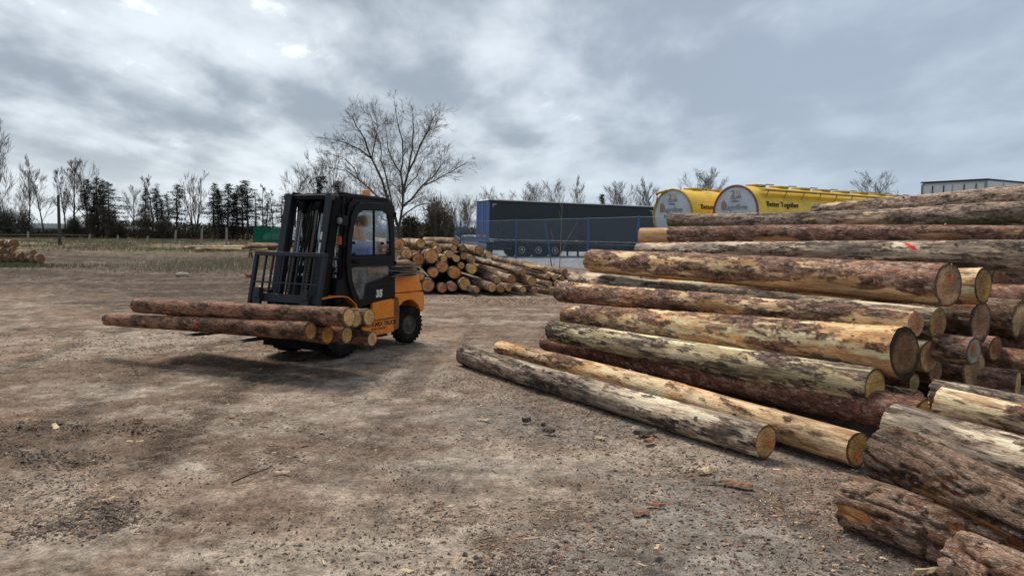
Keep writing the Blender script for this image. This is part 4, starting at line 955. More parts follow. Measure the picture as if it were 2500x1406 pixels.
for i, (x, y) in enumerate([(597, 602), (604, 603), (611, 601), (600, 607), (607, 608), (614, 598), (606, 597)]):
    p = px(x, y, 61 + i * 0.1); p.z = max(p.z, 0.13)
    make_log(p + Vector((1.8, 1.5, 0)), p, 0.12, 0.13, 'far', ['lowest left billet', 'middle billet', 'right billet', 'front left billet', 'front billet', 'topmost billet', 'upper left billet'][i] + ' of the little heap at the end of the pale poles', nu=12, dx=0.3, group='billets heaped behind the pale poles', face1=(0.75, 0.55, 0.35), seed=440 + i, faces=(1,))
LP((600, 673, 9, 24.0), (622, 672, 9, 24.3), 'red', 'short dark log offcut lying in the mud left of the load backrest', nu=16, dx=0.08, seed=450)
LP((632, 704, 14, 19.3), (690, 706, 14, 19.0), 'brown', 'dark log lying on the ground seen through the load backrest', nu=20, dx=0.05, seed=451)
# ------------------------------------------------------------------ forklift
TH = math.radians(-120)
def text_part(s, size, mat, parent, Mx, name='lettering', extrude=0.002, italic=0.0, bold=0.0, align='LEFT'):
    cu = bpy.data.curves.new('tmp_text', 'FONT'); cu.body = s; cu.size = size; cu.extrude = extrude; cu.shear = italic; cu.offset = bold; cu.align_x = align
    cu.resolution_u = 3
    ob = bpy.data.objects.new('tmp_text', cu); COL.objects.link(ob)
    dg = bpy.context.evaluated_depsgraph_get(); dg.update()
    me = bpy.data.meshes.new_from_object(ob.evaluated_get(dg)); bpy.data.objects.remove(ob); bpy.data.curves.remove(cu)
    me.transform(Mx); me.name = name; me.materials.clear()
    return link(name, me, mat, parent)
def frame_M(origin, xax, yax):
    x = Vector(xax).normalized(); y = Vector(yax).normalized(); z = x.cross(y)
    m = Matrix((x, y, z)).transposed().to_4x4(); m.translation = Vector(origin); return m
def wheel(parent, c, r, w, side, steer=0.0, name='wheel', rim_r=0.52, lugs=26):
    Mx = Matrix.Translation(c) @ Matrix.Rotation(steer, 4, 'Z')
    rr = r * rim_r; h = w / 2
    prof = [(rr, -h * 0.75), (rr + 0.02, -h * 0.92), (r * 0.86, -h), (r * 0.955, -h * 0.86), (r * 0.975, -h * 0.5), (r * 0.975, h * 0.5), (r * 0.955, h * 0.86), (r * 0.86, h), (rr + 0.02, h * 0.92), (rr, h * 0.75)]
    b = MB(); b.lathe(prof, 36, 'Y', M=Mx)
    for k in range(lugs):
        for sd in (-1, 1):
            a = 2 * PI * (k + (0.5 if sd > 0 else 0)) / lugs
            R = Matrix.Rotation(a, 4, 'Y'); b.box((r * 0.93, sd * h * 0.08, -r * 0.055), (r * 1.0, sd * h * 0.98, r * 0.045), Mx @ R)
            b.box((r * 0.84, sd * h * 0.90, -r * 0.05), (r * 0.965, sd * h * 1.03, r * 0.04), Mx @ R)
    ty = b.build('wheel', M['rubber'], parent)
    b = MB(); b.lathe([(rr, -h * 0.75), (rr * 0.92, -h * 0.6), (rr * 0.88, 0), (rr * 0.92, h * 0.6), (rr, h * 0.78)], 28, 'Y', M=Mx)
    s = side; b.lathe([(rr * 0.9, s * h * 0.35), (rr * 0.6, s * h * 0.28), (rr * 0.5, s * h * 0.45), (rr * 0.28, s * h * 0.5), (rr * 0.26, s * h * 0.85), (0.001, s * h * 0.88)], 28, 'Y', M=Mx)
    b.build('rim', M['rim'], ty)
    b = MB()
    for k in range(6):
        a = 2 * PI * k / 6; b.lathe([(0.013, s * h * 0.3), (0.013, s * h * 0.55), (0.001, s * h * 0.56)], 6, 'Y', M=Mx @ Matrix.Translation((rr * 0.42 * math.cos(a), 0, rr * 0.42 * math.sin(a))))
    b.build('wheel_nuts', M['rim'], ty)
    return ty
def build_forklift():
    fk = empty('forklift', (-2.66, 9.9, 0), TH)
    tag(fk, 'orange and black forklift with an enclosed cab, carrying logs on its forks', 'forklift')
    def part(b, name, mat, bevel=0.0, parent=None): return b.build(name, M[mat], parent or fk, bevel=bevel)
    # chassis
    b = MB(); b.box((-1.2, -0.36, 0.2), (0.2, 0.36, 0.62)); b.box((-1.15, -0.40, 0.3), (-0.35, 0.40, 0.62)); part(b, 'chassis', 'black_dull', 0.02)
    b = MB(); b.tube([(0, -0.4, 0.355), (0, 0.4, 0.355)], 0.09, 12); b.tube([(-1.5, -0.38, 0.29), (-1.5, 0.38, 0.29)], 0.06, 10); part(b, 'axle', 'black_dull')
    for s in (1, -1):
        side = [(-0.64, .66), (-0.66, .685), (-1.08, .695), (-1.10, .67), (-1.10, .215), (-0.42, .19), (-0.44, .335), (-0.64, .40)]
        b = MB(); b.prism(side, s * 0.42, s * 0.475); p = part(b, 'side_panel', 'orange', 0.012)
        b = MB(); b.prism([(-1.105, .69), (-1.24, .70), (-1.26, .52), (-1.24, .25), (-1.105, .215)], s * 0.36, s * 0.455); part(b, 'frame_upright', 'orange_dark', 0.012)
        b = MB(); b.prism([(-0.66, .425), (-1.095, .43), (-1.095, .415), (-0.66, .41)], s * 0.4752, s * 0.4775); b.build('stripe', M['dec'], p)
        if s > 0:
            text_part('TOOLMEX TRUCK', 0.084, M['dec'], p, frame_M((-0.455, 0.4755, 0.335), (-1, 0, -0.005), (0, 0, 1)), bold=0.0022)
            text_part('WÓZKI  WIDŁOWE', 0.036, M['dec'], p, frame_M((-0.60, 0.4755, 0.285), (-1, 0, 0), (0, 0, 1)), bold=0.0006)
        b = MB(); b.box((-0.48, s * 0.30, 0.17), (-0.98, s * 0.46, 0.20)); part(b, 'step', 'black_dull', 0.006)
        # fender: curved orange plate over the drive wheel
        pts = []
        for k in range(9):
            u = k / 8; x = (0.42 if s > 0 else 0.10) - (0.70 if s > 0 else 0.38) * u; z = 0.795 - 0.02 * u + 0.028 * math.sin(PI * u) - (0.11 * max(0, (u - 0.70) / 0.30) ** 1.5)
            pts.append((x, z))
        poly = pts + [(x, z - 0.016) for x, z in reversed(pts)]
        b = MB(); b.prism(poly, s * 0.28, s * 0.51); b.prism([(pts[-1][0] - 0.02, pts[-1][1] - 0.02), (pts[-1][0] + 0.01, pts[-1][1]), (pts[-1][0] + 0.01, 0.42), (pts[-1][0] - 0.02, 0.42)], s * 0.30, s * 0.50)
        part(b, 'fender', 'orange', 0.004)
    # counterweight with wheel arches
    up = [(-1.19, .76), (-1.88, .74), (-1.905, .60), (-1.89, .47), (-1.82, .44), (-1.74, .56), (-1.62, .635), (-1.50, .655), (-1.38, .63), (-1.28, .57), (-1.25, .70), (-1.19, .71)]
    b = MB(); b.prism(up, -0.50, 0.50); b.v = [(x * 0.975, y * 0.91, z) for x, y, z in b.v]; part(b, 'counterweight', 'orange', 0.06)
    b = MB(); b.prism([(-1.84, .46), (-1.885, .46), (-1.86, .33), (-1.78, .25), (-1.2, .25), (-1.2, .6), (-1.84, .6)], -0.30, 0.30); part(b, 'tow_block', 'orange_dark', 0.03)
    b = MB(); b.box((-1.895, -0.06, 0.42), (-1.93, 0.06, 0.52)); part(b, 'tow_pin', 'black_dull', 0.01)
    hood = [(-1.19, .765), (-1.19, 1.0), (-1.30, 1.045), (-1.50, 1.055), (-1.64, 1.035), (-1.76, .97), (-1.84, .87), (-1.87, .765)]
    b = MB(); b.prism([(x * 0.98, z) for x, z in hood], -0.435, 0.435); part(b, 'hood', 'orange', 0.05)
    b = MB(); b.box((-1.66, 0.456, 0.64), (-1.74, 0.459, 0.655)); b.box((-1.70, 0.456, 0.56), (-1.74, 0.459, 0.60)); part(b, 'worn_sticker', 'greywhite')
    # wheels
    wheel(fk, (0, 0.43, 0.355), 0.355, 0.22, 1); wheel(fk, (0, -0.45, 0.355), 0.355, 0.22, -1)
    wheel(fk, (-1.50, 0.385, 0.28), 0.28, 0.155, 1, math.radians(-4)); wheel(fk, (-1.50, -0.385, 0.28), 0.28, 0.155, -1, math.radians(-4))
    # cab shell
    for s in (1, -1):
        n_before = set(o.name for o in COL.objects)
        y0, y1 = (0.385, 0.445) if s > 0 else (-0.445, -0.385)
        # surround: A pillar, roof rail, B pillar and lower cowl in one pressed shell
        outer = [(-0.13, .70), (-0.17, 1.0), (-0.262, 1.04), (-0.290, 1.60), (-0.37, 2.02), (-0.44, 2.08), (-1.10, 2.085), (-1.17, 2.02), (-1.19, 1.3), (-1.19, .74), (-0.5, .66), (-0.38, .78)]
        inner = [(-0.33, 1.15), (-0.36, 1.55), (-0.44, 1.90), (-0.55, 1.99), (-1.0, 1.99), (-1.09, 1.9), (-1.11, 1.3), (-1.11, 1.0), (-1.0, .86), (-0.55, .84), (-0.42, .92)]
        b = MB(); b.prism(outer, y0, y1, holes=[inner]); part(b, 'cab_side_frame', 'black', 0.012)
        d0, d1 = (0.445, 0.478) if s > 0 else (-0.478, -0.445)
        dout = [(-.295, 1.22), (-.32, 1.58), (-.385, 1.87), (-.45, 1.99), (-.56, 2.045), (-.96, 2.05), (-1.06, 2.01), (-1.12, 1.90), (-1.145, 1.60), (-1.15, 1.0), (-1.12, .74), (-1.08, .70), (-.72, .665), (-.50, .62), (-.44, .66), (-.37, .84), (-.315, 1.0)]
        win = [(-.375, 1.315), (-.395, 1.57), (-.445, 1.79), (-.50, 1.89), (-.58, 1.935), (-.94, 1.94), (-1.01, 1.90), (-1.045, 1.80), (-1.06, 1.60), (-1.07, 1.315)]
        low = [(-.365, 1.155), (-.385, 1.00), (-.43, .86), (-.50, .735), (-.56, .725), (-.60, .76), (-.615, .90), (-.66, .955), (-.78, .975), (-1.04, 1.03), (-1.065, 1.07), (-1.06, 1.15), (-1.03, 1.175), (-.39, 1.175)]
        b = MB(); b.prism(dout, d0, d1, holes=[win, low]); dr = part(b, 'door', 'black', 0.008)
        ym = (d0 + d1) / 2 
        b = MB(); b.prism(win, ym - 0.002, ym + 0.002); b.build('window_pane', M['glass'], dr)
        b = MB(); b.prism(low, ym - 0.002, ym + 0.002); b.build('lower_pane', M['glass_low'], dr)
        b = MB(); b.box((-.765, ym - 0.012, 1.315), (-.785, ym + 0.012, 1.94)); b.box((-1.07, ym - .01, 1.315), (-.37, ym + .01, 1.335)); b.build('sliding_pane_bar', M['black_dull'], dr)
        ho = [(x + (0.008 if x > -.7 else -0.008), z) for x, z in low]
        b = MB()
        for i in range(len(low)):
            p, q = low[i], low[(i + 1) % len(low)]; b.tube([(p[0], d1 if s > 0 else d0, p[1]), (q[0], d1 if s > 0 else d0, q[1])], 0.006, 5, caps=False)
        b.build('pane_seal', M['steel_dark'], dr)
        yo = d1 if s > 0 else d0
        b = MB(); b.box((-.39, yo, 1.225), (-.49, yo + s * 0.022, 1.275)); b.box((-.475, yo + s * .022, 1.235), (-.39, yo + s * .035, 1.25)); b.build('door_handle', M['black_dull'], dr, bevel=0.004)
        b = MB(); b.sphere((-.42, yo + s * .006, 1.258), .008, 8, 6); b.sphere((-.66, yo + s * .001, 1.11), .007, 8, 6); b.build('screw', M['chrome'], dr)
        b = MB(); b.prism([(-.655, .70), (-.66, .86), (-.70, .905), (-1.09, .935), (-1.09, .925), (-.705, .895), (-.67, .855), (-.665, .70)], yo, yo + s * .005); b.build('door_rib', M['steel_dark'], dr)
        b = MB(); b.box((-1.135, yo - s * .01, 1.86), (-1.165, yo + s * .015, 1.93)); b.box((-1.14, yo - s * .01, 1.18), (-1.17, yo + s * .015, 1.24)); b.build('hinge', M['black_dull'], dr, bevel=0.004)
        b = MB()
        for xx, zz in ((-.42, 1.50), (-.93, 1.49), (-1.04, 1.50), (-1.03, 1.345), (-.43, 1.345)): b.box((xx - .018, ym - .02, zz - .018), (xx + .018, ym + .014, zz + .018))
        b.build('latch', M['black_dull'], dr, bevel=0.003)
        seen = set()
        for o_ in COL.objects:
            if o_.name not in n_before and o_.data and o_.data.name not in seen:
                seen.add(o_.data.name); o_.data.transform(Matrix.Translation((.222, 0, 0)) @ Matrix.Diagonal((1.165, 1, 1, 1)))
        if s > 0: text_part('35', 0.135, M['white'], dr, frame_M((-.70, yo + 0.002, .745), (-1, 0, 0), (0, 0, 1)), 'number', bold=0.008, italic=0.12)
    # roof
    b = MB(); b.prism([(0.0, 2.10), (-0.02, 2.135), (-0.35, 2.155), (-1.00, 2.135), (-1.10, 2.10), (-1.07, 2.085), (-0.3, 2.09)], -0.43, 0.43); rf = part(b, 'roof', 'black', 0.015)
    for k in range(5): b = MB(); b.box((-0.22 - k * 0.15, -0.38, 2.145 - k * 0.004), (-0.25 - k * 0.15, 0.38, 2.165 - k * 0.004)); b.build('roof_rib', M['black_dull'], rf, bevel=0.004)
    # front of cab
    for s in (1, -1):
        b = MB(); b.bar((-0.06, s * 0.40, 1.02), (-0.15, s * 0.39, 2.10), 0.045, 0.05); part(b, 'front_pillar', 'black', 0.01)
    b = MB(); b.box((0.02, -0.42, 0.66), (-0.05, 0.42, 1.04)); part(b, 'front_cowl', 'black_dull', 0.01)
    b = MB(); b.add([(-.055, -.38, 1.04), (-.055, .38, 1.04), (-.135, .37, 2.03), (-.135, -.37, 2.03), (-.059, -.38, 1.04), (-.059, .38, 1.04), (-.139, .37, 2.03), (-.139, -.37, 2.03)], [(0, 1, 2, 3), (7, 6, 5, 4), (0, 4, 5, 1), (1, 5, 6, 2), (2, 6, 7, 3), (3, 7, 4, 0)]); part(b, 'windscreen', 'glass')
    b = MB(); b.box((-.12, -.39, 1.98), (-.17, .39, 2.09)); part(b, 'wiper_and_header', 'black_dull')
    b = MB(); b.prism([(-.385, 1.05), (.385, 1.05), (.385, 2.06), (-.385, 2.06)], -1.12, -1.09, 'yz', holes=[[(-.34, 1.2), (.34, 1.2), (.34, 1.98), (-.34, 1.98)]]); part(b, 'rear_frame', 'black', 0.01)
    b = MB(); b.box((-1.104, -.34, 1.2), (-1.108, .34, 1.98)); part(b, 'rear_window', 'glass')
    # interior
    b = MB(); b.box((-1.10, -.25, .90), (-.66, .25, 1.0)); b.prism([(-1.13, .98), (-1.02, .98), (-1.08, 1.52), (-1.14, 1.52)], -.23, .23); part(b, 'driver_seat', 'seat', 0.03)
    b = MB(); b.box((-.07, -.36, 1.0), (-.2, .36, 1.10)); part(b, 'dashboard', 'black_dull', 0.02)
    b = MB(); b.box((-1.08, -.38, .66), (.05, .38, .70)); b.box((-1.08, -.37, .7), (-.62, .37, .9)); part(b, 'cab_floor', 'black_dull')
    b = MB(); c = Vector((-.50, .0, 1.27)); ax = Vector((-0.45, 0, 0.9)).normalized(); e1 = Vector((0, 1, 0)); e2 = ax.cross(e1)
    ring = [c + (e1 * math.cos(2 * PI * k / 20) + e2 * math.sin(2 * PI * k / 20)) * .17 for k in range(21)]
    b.tube(ring, .013, 6, caps=False); b.tube([c, c - ax * .35 + Vector((.1, 0, 0))], .025, 6); b.tube([ring[0], c, ring[10]], .01, 5); part(b, 'steering_wheel', 'seat')
    # lights
    for s in (1, -1):
        b = MB(); b.tube([(-.08, s * .40, 1.80), (-.02, s * .47, 1.78)], .015, 6); b.box((-.07, s * .43, 1.72), (.02, s * .55, 1.85)); hl = part(b, 'headlight', 'black', 0.02)
        b = MB(); b.lathe([(.048, .021), (.046, .034), (.03, .04), (.001, .042)], 18, 'X', c=(0, s * .49, 1.785)); b.build('lens', M['lamp'], hl)
        b = MB(); b.box((-.05, s * .44, 1.45), (.01, s * .54, 1.60)); tl = part(b, 'turn_signal', 'black_dull', 0.008)
        b = MB(); b.box((.01, s * .45, 1.475), (.032, s * .515, 1.585)); b.build('lens', M['redlens'], tl, bevel=0.006)
    b = MB(); b.lathe([(.001, 2.125), (.062, 2.125), (.062, 2.16), (.001, 2.16)], 16, 'Z', c=(-.80, .22, 0)); bc = part(b, 'beacon', 'black')
    b = MB(); b.lathe([(.058, 2.16), (.056, 2.215), (.05, 2.235), (.001, 2.238)], 16, 'Z', c=(-.80, .22, 0)); b.build('lens', M['amber'], bc)
    # mast, tilted back
    Mm = Matrix.Translation((0.40, 0, 0.13)) @ Matrix.Rotation(math.radians(-12.0), 4, 'Y')
    def mbox(b, a, c): b.box(a, c, Mm); return b
    for s in (1, -1):
        b = MB(); mbox(b, (-.045, s * .46, 0), (-.03, s * .37, 2.0)); mbox(b, (.06, s * .46, 0), (.075, s * .37, 2.0)); mbox(b, (-.03, s * .455, 0), (.06, s * .435, 2.0)); part(b, 'outer_rail', 'black_dull', 0.004)
        b = MB(); mbox(b, (-.02, s * .425, .12), (-.005, s * .31, 2.04)); mbox(b, (.085, s * .425, .12), (.105, s * .31, 2.04)); mbox(b, (-.005, s * .34, .12), (.085, s * .36, 2.04)); part(b, 'inner_rail', 'steel_dark', 0.004)
        b = MB(); b.tube([Mm @ Vector((-.11, s * .29, .05)), Mm @ Vector((-.11, s * .29, 1.25))], .036, 10); cy = part(b, 'lift_cylinder', 'black_dull')
        b = MB(); b.tube([Mm @ Vector((-.11, s * .29, 1.25)), Mm @ Vector((-.11, s * .29, 1.98))], .02, 8); b.build('piston_rod', M['chrome'], cy)
        b = MB(); b.lathe([(.05, -.02), (.06, -.012), (.06, .012), (.05, .02), (.001, .02)], 16, 'Y', c=Mm @ Vector((.06, s * .43, 2.0))); part(b, 'roller', 'rim')
        b = MB(); b.tube([Mm @ Vector((.0, s * .44, .45)), Vector((-.30, s * .36, .52))], .04, 8); part(b, 'tilt_cylinder', 'black_dull')
        # roof-side bracket arm
        b = MB(); b.tube([Mm @ Vector((.0, s * .40, 2.07)), Vector((-.12, s * .40, 2.15)), Vector((-.24, s * .41, 2.14)), Vector((-.36, s * .41, 2.11))], .022, 6); part(b, 'guard_arm', 'black_dull')
    for a, c, nm in [((-.10, -.46, 1.90), (-.06, .46, 1.98), 'outer_crossbar'), ((.0, -.36, 1.97), (.06, .36, 2.03), 'inner_crossbar'), ((-.10, -.46, 1.0), (-.07, .46, 1.1), 'outer_crossbar'), ((-.10, -.46, .0), (.07, .46, .12), 'foot_crossbar'), ((-.03, -.35, .55), (.0, .35, .62), 'inner_crossbar')]:
        b = MB(); mbox(b, a, c); part(b, nm, 'black_dull', 0.006)
    for y_ in (-.17, .13):
        b = MB(); h = .35
        while h < 1.86:
            mbox(b, (.03, y_ - .022, h), (.05, y_ + .022, h + .028)); mbox(b, (.034, y_ - .012, h + .026), (.046, y_ + .012, h + .042)); h += .04
        part(b, 'lift_chain', 'chain')
        b = MB(); b.lathe([(.001, -.03), (.085, -.03), (.085, -.024), (.068, -.018), (.068, .018), (.085, .024), (.085, .03), (.001, .03)], 20, 'Y', c=Mm @ Vector((.0, y_ + .02, 1.88))); part(b, 'chain_pulley', 'black_dull')
    for k, (ya, yb) in enumerate(((-.06, -.02), (-.03, .01), (.02, .05), (.05, .09))):
        b = MB(); b.tube([Mm @ Vector((.07, ya, .62)), Mm @ Vector((.08 + .01 * k, ya + .02, 1.1)), Mm @ Vector((.06, yb + .01, 1.6)), Mm @ Vector((.05, yb, 1.86)), Mm @ Vector((.0, yb, 1.95)), Mm @ Vector((-.06, yb, 1.85)), Mm @ Vector((-.07, ya + .03, 1.1)), Mm @ Vector((-.05, ya, .5))], .0115, 6); part(b, 'hydraulic_hose', 'rubber')
    b = MB(); mbox(b, (.045, -.08, .62), (.09, .10, .80)); part(b, 'valve_block', 'black_dull', 0.01)
    # stickers on the near rail
    b = MB(); mbox(b, (.1055, .322, 1.42), (.1075, .352, 1.52)); mbox(b, (.1055, .32, 1.22), (.1075, .35, 1.38)); part(b, 'rail_sticker', 'white')
    # carriage, backrest, forks
    Mm = Mm @ Matrix.Translation((.12, 0, 0))
    b = MB(); mbox(b, (.11, -.58, .56), (.155, .58, .67)); cr = part(b, 'carriage_bar', 'steel_dark', 0.008)
    b = MB(); mbox(b, (.11, -.58, .24), (.155, .58, .34)); part(b, 'carriage_bar', 'steel_dark', 0.008)
    for s in (1, -1):
        b = MB(); mbox(b, (.10, s * .30, .2), (.13, s * .26, .72)); part(b, 'carriage_plate', 'black_dull', 0.004)
        b = MB(); mbox(b, (.16, s * .43 - .065, .18), (.205, s * .43 + .065, .72)); 
        hp = Mm @ Vector((.16, 0, .19)); Fm = Matrix.Translation((hp.x - .0, 0, hp.z + .0)) @ Matrix.Rotation(math.radians(-1.0), 4, 'Y')
        b.prism([(-.03, -.01), (.05, .035), (0.97, .012), (0.99, .004), (0.95, -.004), (.02, -.012)], s * .43 - .065, s * .43 + .065, M=Fm); mbox(b, (.15, s * .43 - .055, .60), (.225, s * .43 + .055, .73)); part(b, 'fork', 'steel_dark', 0.006)
    b = MB(); mbox(b, (.115, -.64, 1.16), (.165, .64, 1.215)); part(b, 'backrest_top_bar', 'steel_dark', 0.006)
    for s in (1, -1):
        b = MB(); mbox(b, (.115, s * .64, .30), (.165, s * .585, 1.16)); part(b, 'backrest_post', 'steel_dark', 0.006)
    for y_ in (-.43, -.30, -.10, .02, .16, .30, .44):
        b = MB(); mbox(b, (.13, y_ - .011, .67), (.152, y_ + .011, 1.16)); part(b, 'backrest_bar', 'steel_dark')
    b = MB(); mbox(b, (.153, -.585, .80), (.166, .585, .82)); part(b, 'backrest_rail', 'steel_dark')
    return fk
FK = build_forklift()

# old slabs stacked on the hood
def build_slabs():
    R = Matrix.Translation(FK.location) @ Matrix.Rotation(TH, 4, 'Z')
    root = empty('slab_stack', R @ Vector((-1.36, 0.06, 1.0)), TH); tag(root, 'stack of grey offcut slabs lying on the forklift hood behind the cab', 'wood stack')
    rs = random.Random(5)
    for k in range(14):
        z = 0.008 + k * 0.016; L_ = rs.uniform(.42, .62); x0 = rs.uniform(-.26, -.18) - (0.12 if k in (8, 10) else 0); b = MB(); w = rs.uniform(.10, .2); y0 = rs.uniform(.18, .36); n = 6
        a = rs.uniform(-.09, .09); vs_ = []
        for i in range(n):
            u = i / (n - 1); x = x0 + L_ * u; 
            for (yy, zz) in ((0, 0), (w, 0), (w, .010), (w * .5, .013), (0, .009)):
                vs_.append((x, y0 - .03 + yy + a * (u - .5) + rs.uniform(-.006, .006), z + zz + 0.003 * math.sin(3 * u + k)))
        fs = [(i * 5 + q, i * 5 + (q + 1) % 5, (i + 1) * 5 + (q + 1) % 5, (i + 1) * 5 + q) for i in range(n - 1) for q in range(5)] + [tuple(range(5)), tuple(reversed(range(n * 5 - 5, n * 5)))]
        b.add(vs_, fs); b.build('slab', M['slab_pale' if k in (8, 10, 13) else 'slab'], root)
    for k in range(4):
        b = MB(); b.box((-.2, -.30 + k * .02, .01 + k * .03), (.22, .15, .03 + k * .03)); b.build('slab', M['slab'], root)
build_slabs()

# ------------------------------------------------------------------ driver
def skin(name, verts, edges, rad, mat, parent, root_i=0, sub=2, loc=None):
    me = bpy.data.meshes.new(name); me.from_pydata(verts, edges, []); o = link(name, me, mat, parent, loc)
    md = o.modifiers.new('skin', 'SKIN')
    sv = me.skin_vertices[0].data
    for i, r in enumerate(rad):
        rr = r if isinstance(r, tuple) else (r, r); sv[i].radius = rr; sv[i].use_root = (i == root_i)
    md.use_smooth_shade = True
    s = o.modifiers.new('sub', 'SUBSURF'); s.levels = sub; s.render_levels = sub
    return o
def build_driver():
    R = Matrix.Translation(FK.location) @ Matrix.Rotation(TH, 4, 'Z')
    root = empty('person', R @ Vector((-.95, 0.03, 1.0)), TH); tag(root, 'driver in a blue work jacket seated in the forklift cab, hands on the wheel', 'person')
    V = [(0, 0, .05), (0.01, 0, .25), (0.02, 0, .42), (0.03, 0, .53), (0.035, 0, .60), (.045, 0, .67), (.05, 0, .755), (.045, 0, .84)]
    E = [(i, i + 1) for i in range(7)]; Rd = [(.13, .15), (.12, .145), (.12, .15), .065, .05, (.075, .068), (.092, .078), (.062, .058)]
    for s in (1, -1):
        n = len(V)
        V += [(.0, s * .17, .45), (.13, s * .24, .22), (.36, s * .17, .24), (.43, s * .15, .27)]; E += [(2, n), (n, n + 1), (n + 1, n + 2), (n + 2, n + 3)]; Rd += [.065, .045, .03, (.035, .022)]
        for k in range(5):
            m_ = len(V); a = (k - 2) * .018
            if k == 0: V += [(.44, s * .15 - s * .035, .29), (.47, s * .15 - s * .045, .30)]
            else: V += [(.475, s * .15 + a, .275 + .01 * (k % 2)), (.495, s * .15 + a, .25)]
            E += [(n + 3, m_), (m_, m_ + 1)]; Rd += [.010, .008]
        n = len(V); V += [(.10, s * .10, .04), (.42, s * .13, .08), (.50, s * .13, -.22), (.62, s * .13, -.25)]; E += [(0, n), (n, n + 1), (n + 1, n + 2), (n + 2, n + 3)]; Rd += [.09, .062, .045, .04]
    n = len(V); V += [(.145, 0, .745)]; E += [(6, n)]; Rd += [.014]
    body = skin('body', V, E, Rd, M['skin'], root)
    JV = [(0, 0, .02), (0.01, 0, .25), (0.02, 0, .42), (0.028, 0, .51)]; JE = [(0, 1), (1, 2), (2, 3)]; JR = [(.155, .175), (.145, .17), (.14, .175), .085]
    for s in (1, -1):
        n = len(JV); JV += [(.0, s * .18, .45), (.13, s * .25, .22), (.35, s * .18, .24)]; JE += [(2, n), (n, n + 1), (n + 1, n + 2)]; JR += [.085, .065, .047]
    skin('jacket', JV, JE, JR, M['jacket'], root)
    TV = [(0, 0, .03)]; TE = []; TR = [.15]
    for s in (1, -1):
        n = len(TV); TV += [(.10, s * .10, .04), (.42, s * .13, .08), (.49, s * .13, -.18)]; TE += [(0, n), (n, n + 1), (n + 1, n + 2)]; TR += [.105, .078, .062]
    skin('trousers', TV, TE, TR, M['jacket_light'], root)
    b = MB(); b.sphere((.03, 0, .79), .1, 14, 8, (1.0, .88, .95)); h = b.build('hair', M['hair'], root)
    b = MB(); b.sphere((.128, .032, .765), .011, 8, 6); b.sphere((.128, -.032, .765), .011, 8, 6); b.build('eyes', M['white'], root)
    b = MB(); b.sphere((.05, .083, .75), .022, 8, 6, (.6, .4, 1.3)); b.sphere((.05, -.083, .75), .022, 8, 6, (.6, .4, 1.3)); b.build('ears', M['skin'], root)
    b = MB(); b.sphere((.128, 0, .70), .02, 8, 6, (.4, 1.1, .3)); b.build('mouth', M['skin'], root)
build_driver()
# ------------------------------------------------------------------ vehicles in the yard behind the fence
def place(root, pos, xdir, tilt=0.0):
    """root local +x runs along xdir (ground direction)"""
    root.location = pos; root.rotation_euler = (0, tilt, math.atan2(xdir[1], xdir[0]))
def truck_wheel(parent, c, r=.5, w=.38, side=-1):
    b = MB(); h = w / 2; Mx = Matrix.Translation(c)
    b.lathe([(r * .6, -h * .8), (r * .9, -h), (r, -h * .8), (r, h * .8), (r * .9, h), (r * .6, h * .8)], 28, 'Y', M=Mx); ty = b.build('wheel', M['rubber'], parent)
    b = MB(); s = side; b.lathe([(r * .6, s * h * .7), (r * .56, s * h * .9), (r * .5, s * h * .6), (r * .3, s * h * .5), (r * .22, s * h * .8), (.001, s * h * .82)], 24, 'Y', M=Mx)
    b.build('rim', M['dec'], ty)
    b = MB(); ring = [(c[0] + r * .42 * math.cos(2 * PI * k / 20), c[1] + s * h * .78, c[2] + r * .42 * math.sin(2 * PI * k / 20)) for k in range(21)]
    b.tube(ring, .028, 5, caps=False); b.lathe([(r * .2, s * h * .8), (r * .18, s * h * 1.0), (.001, s * h * 1.02)], 12, 'Y', M=Mx); b.build('hub', M['alu'], ty)
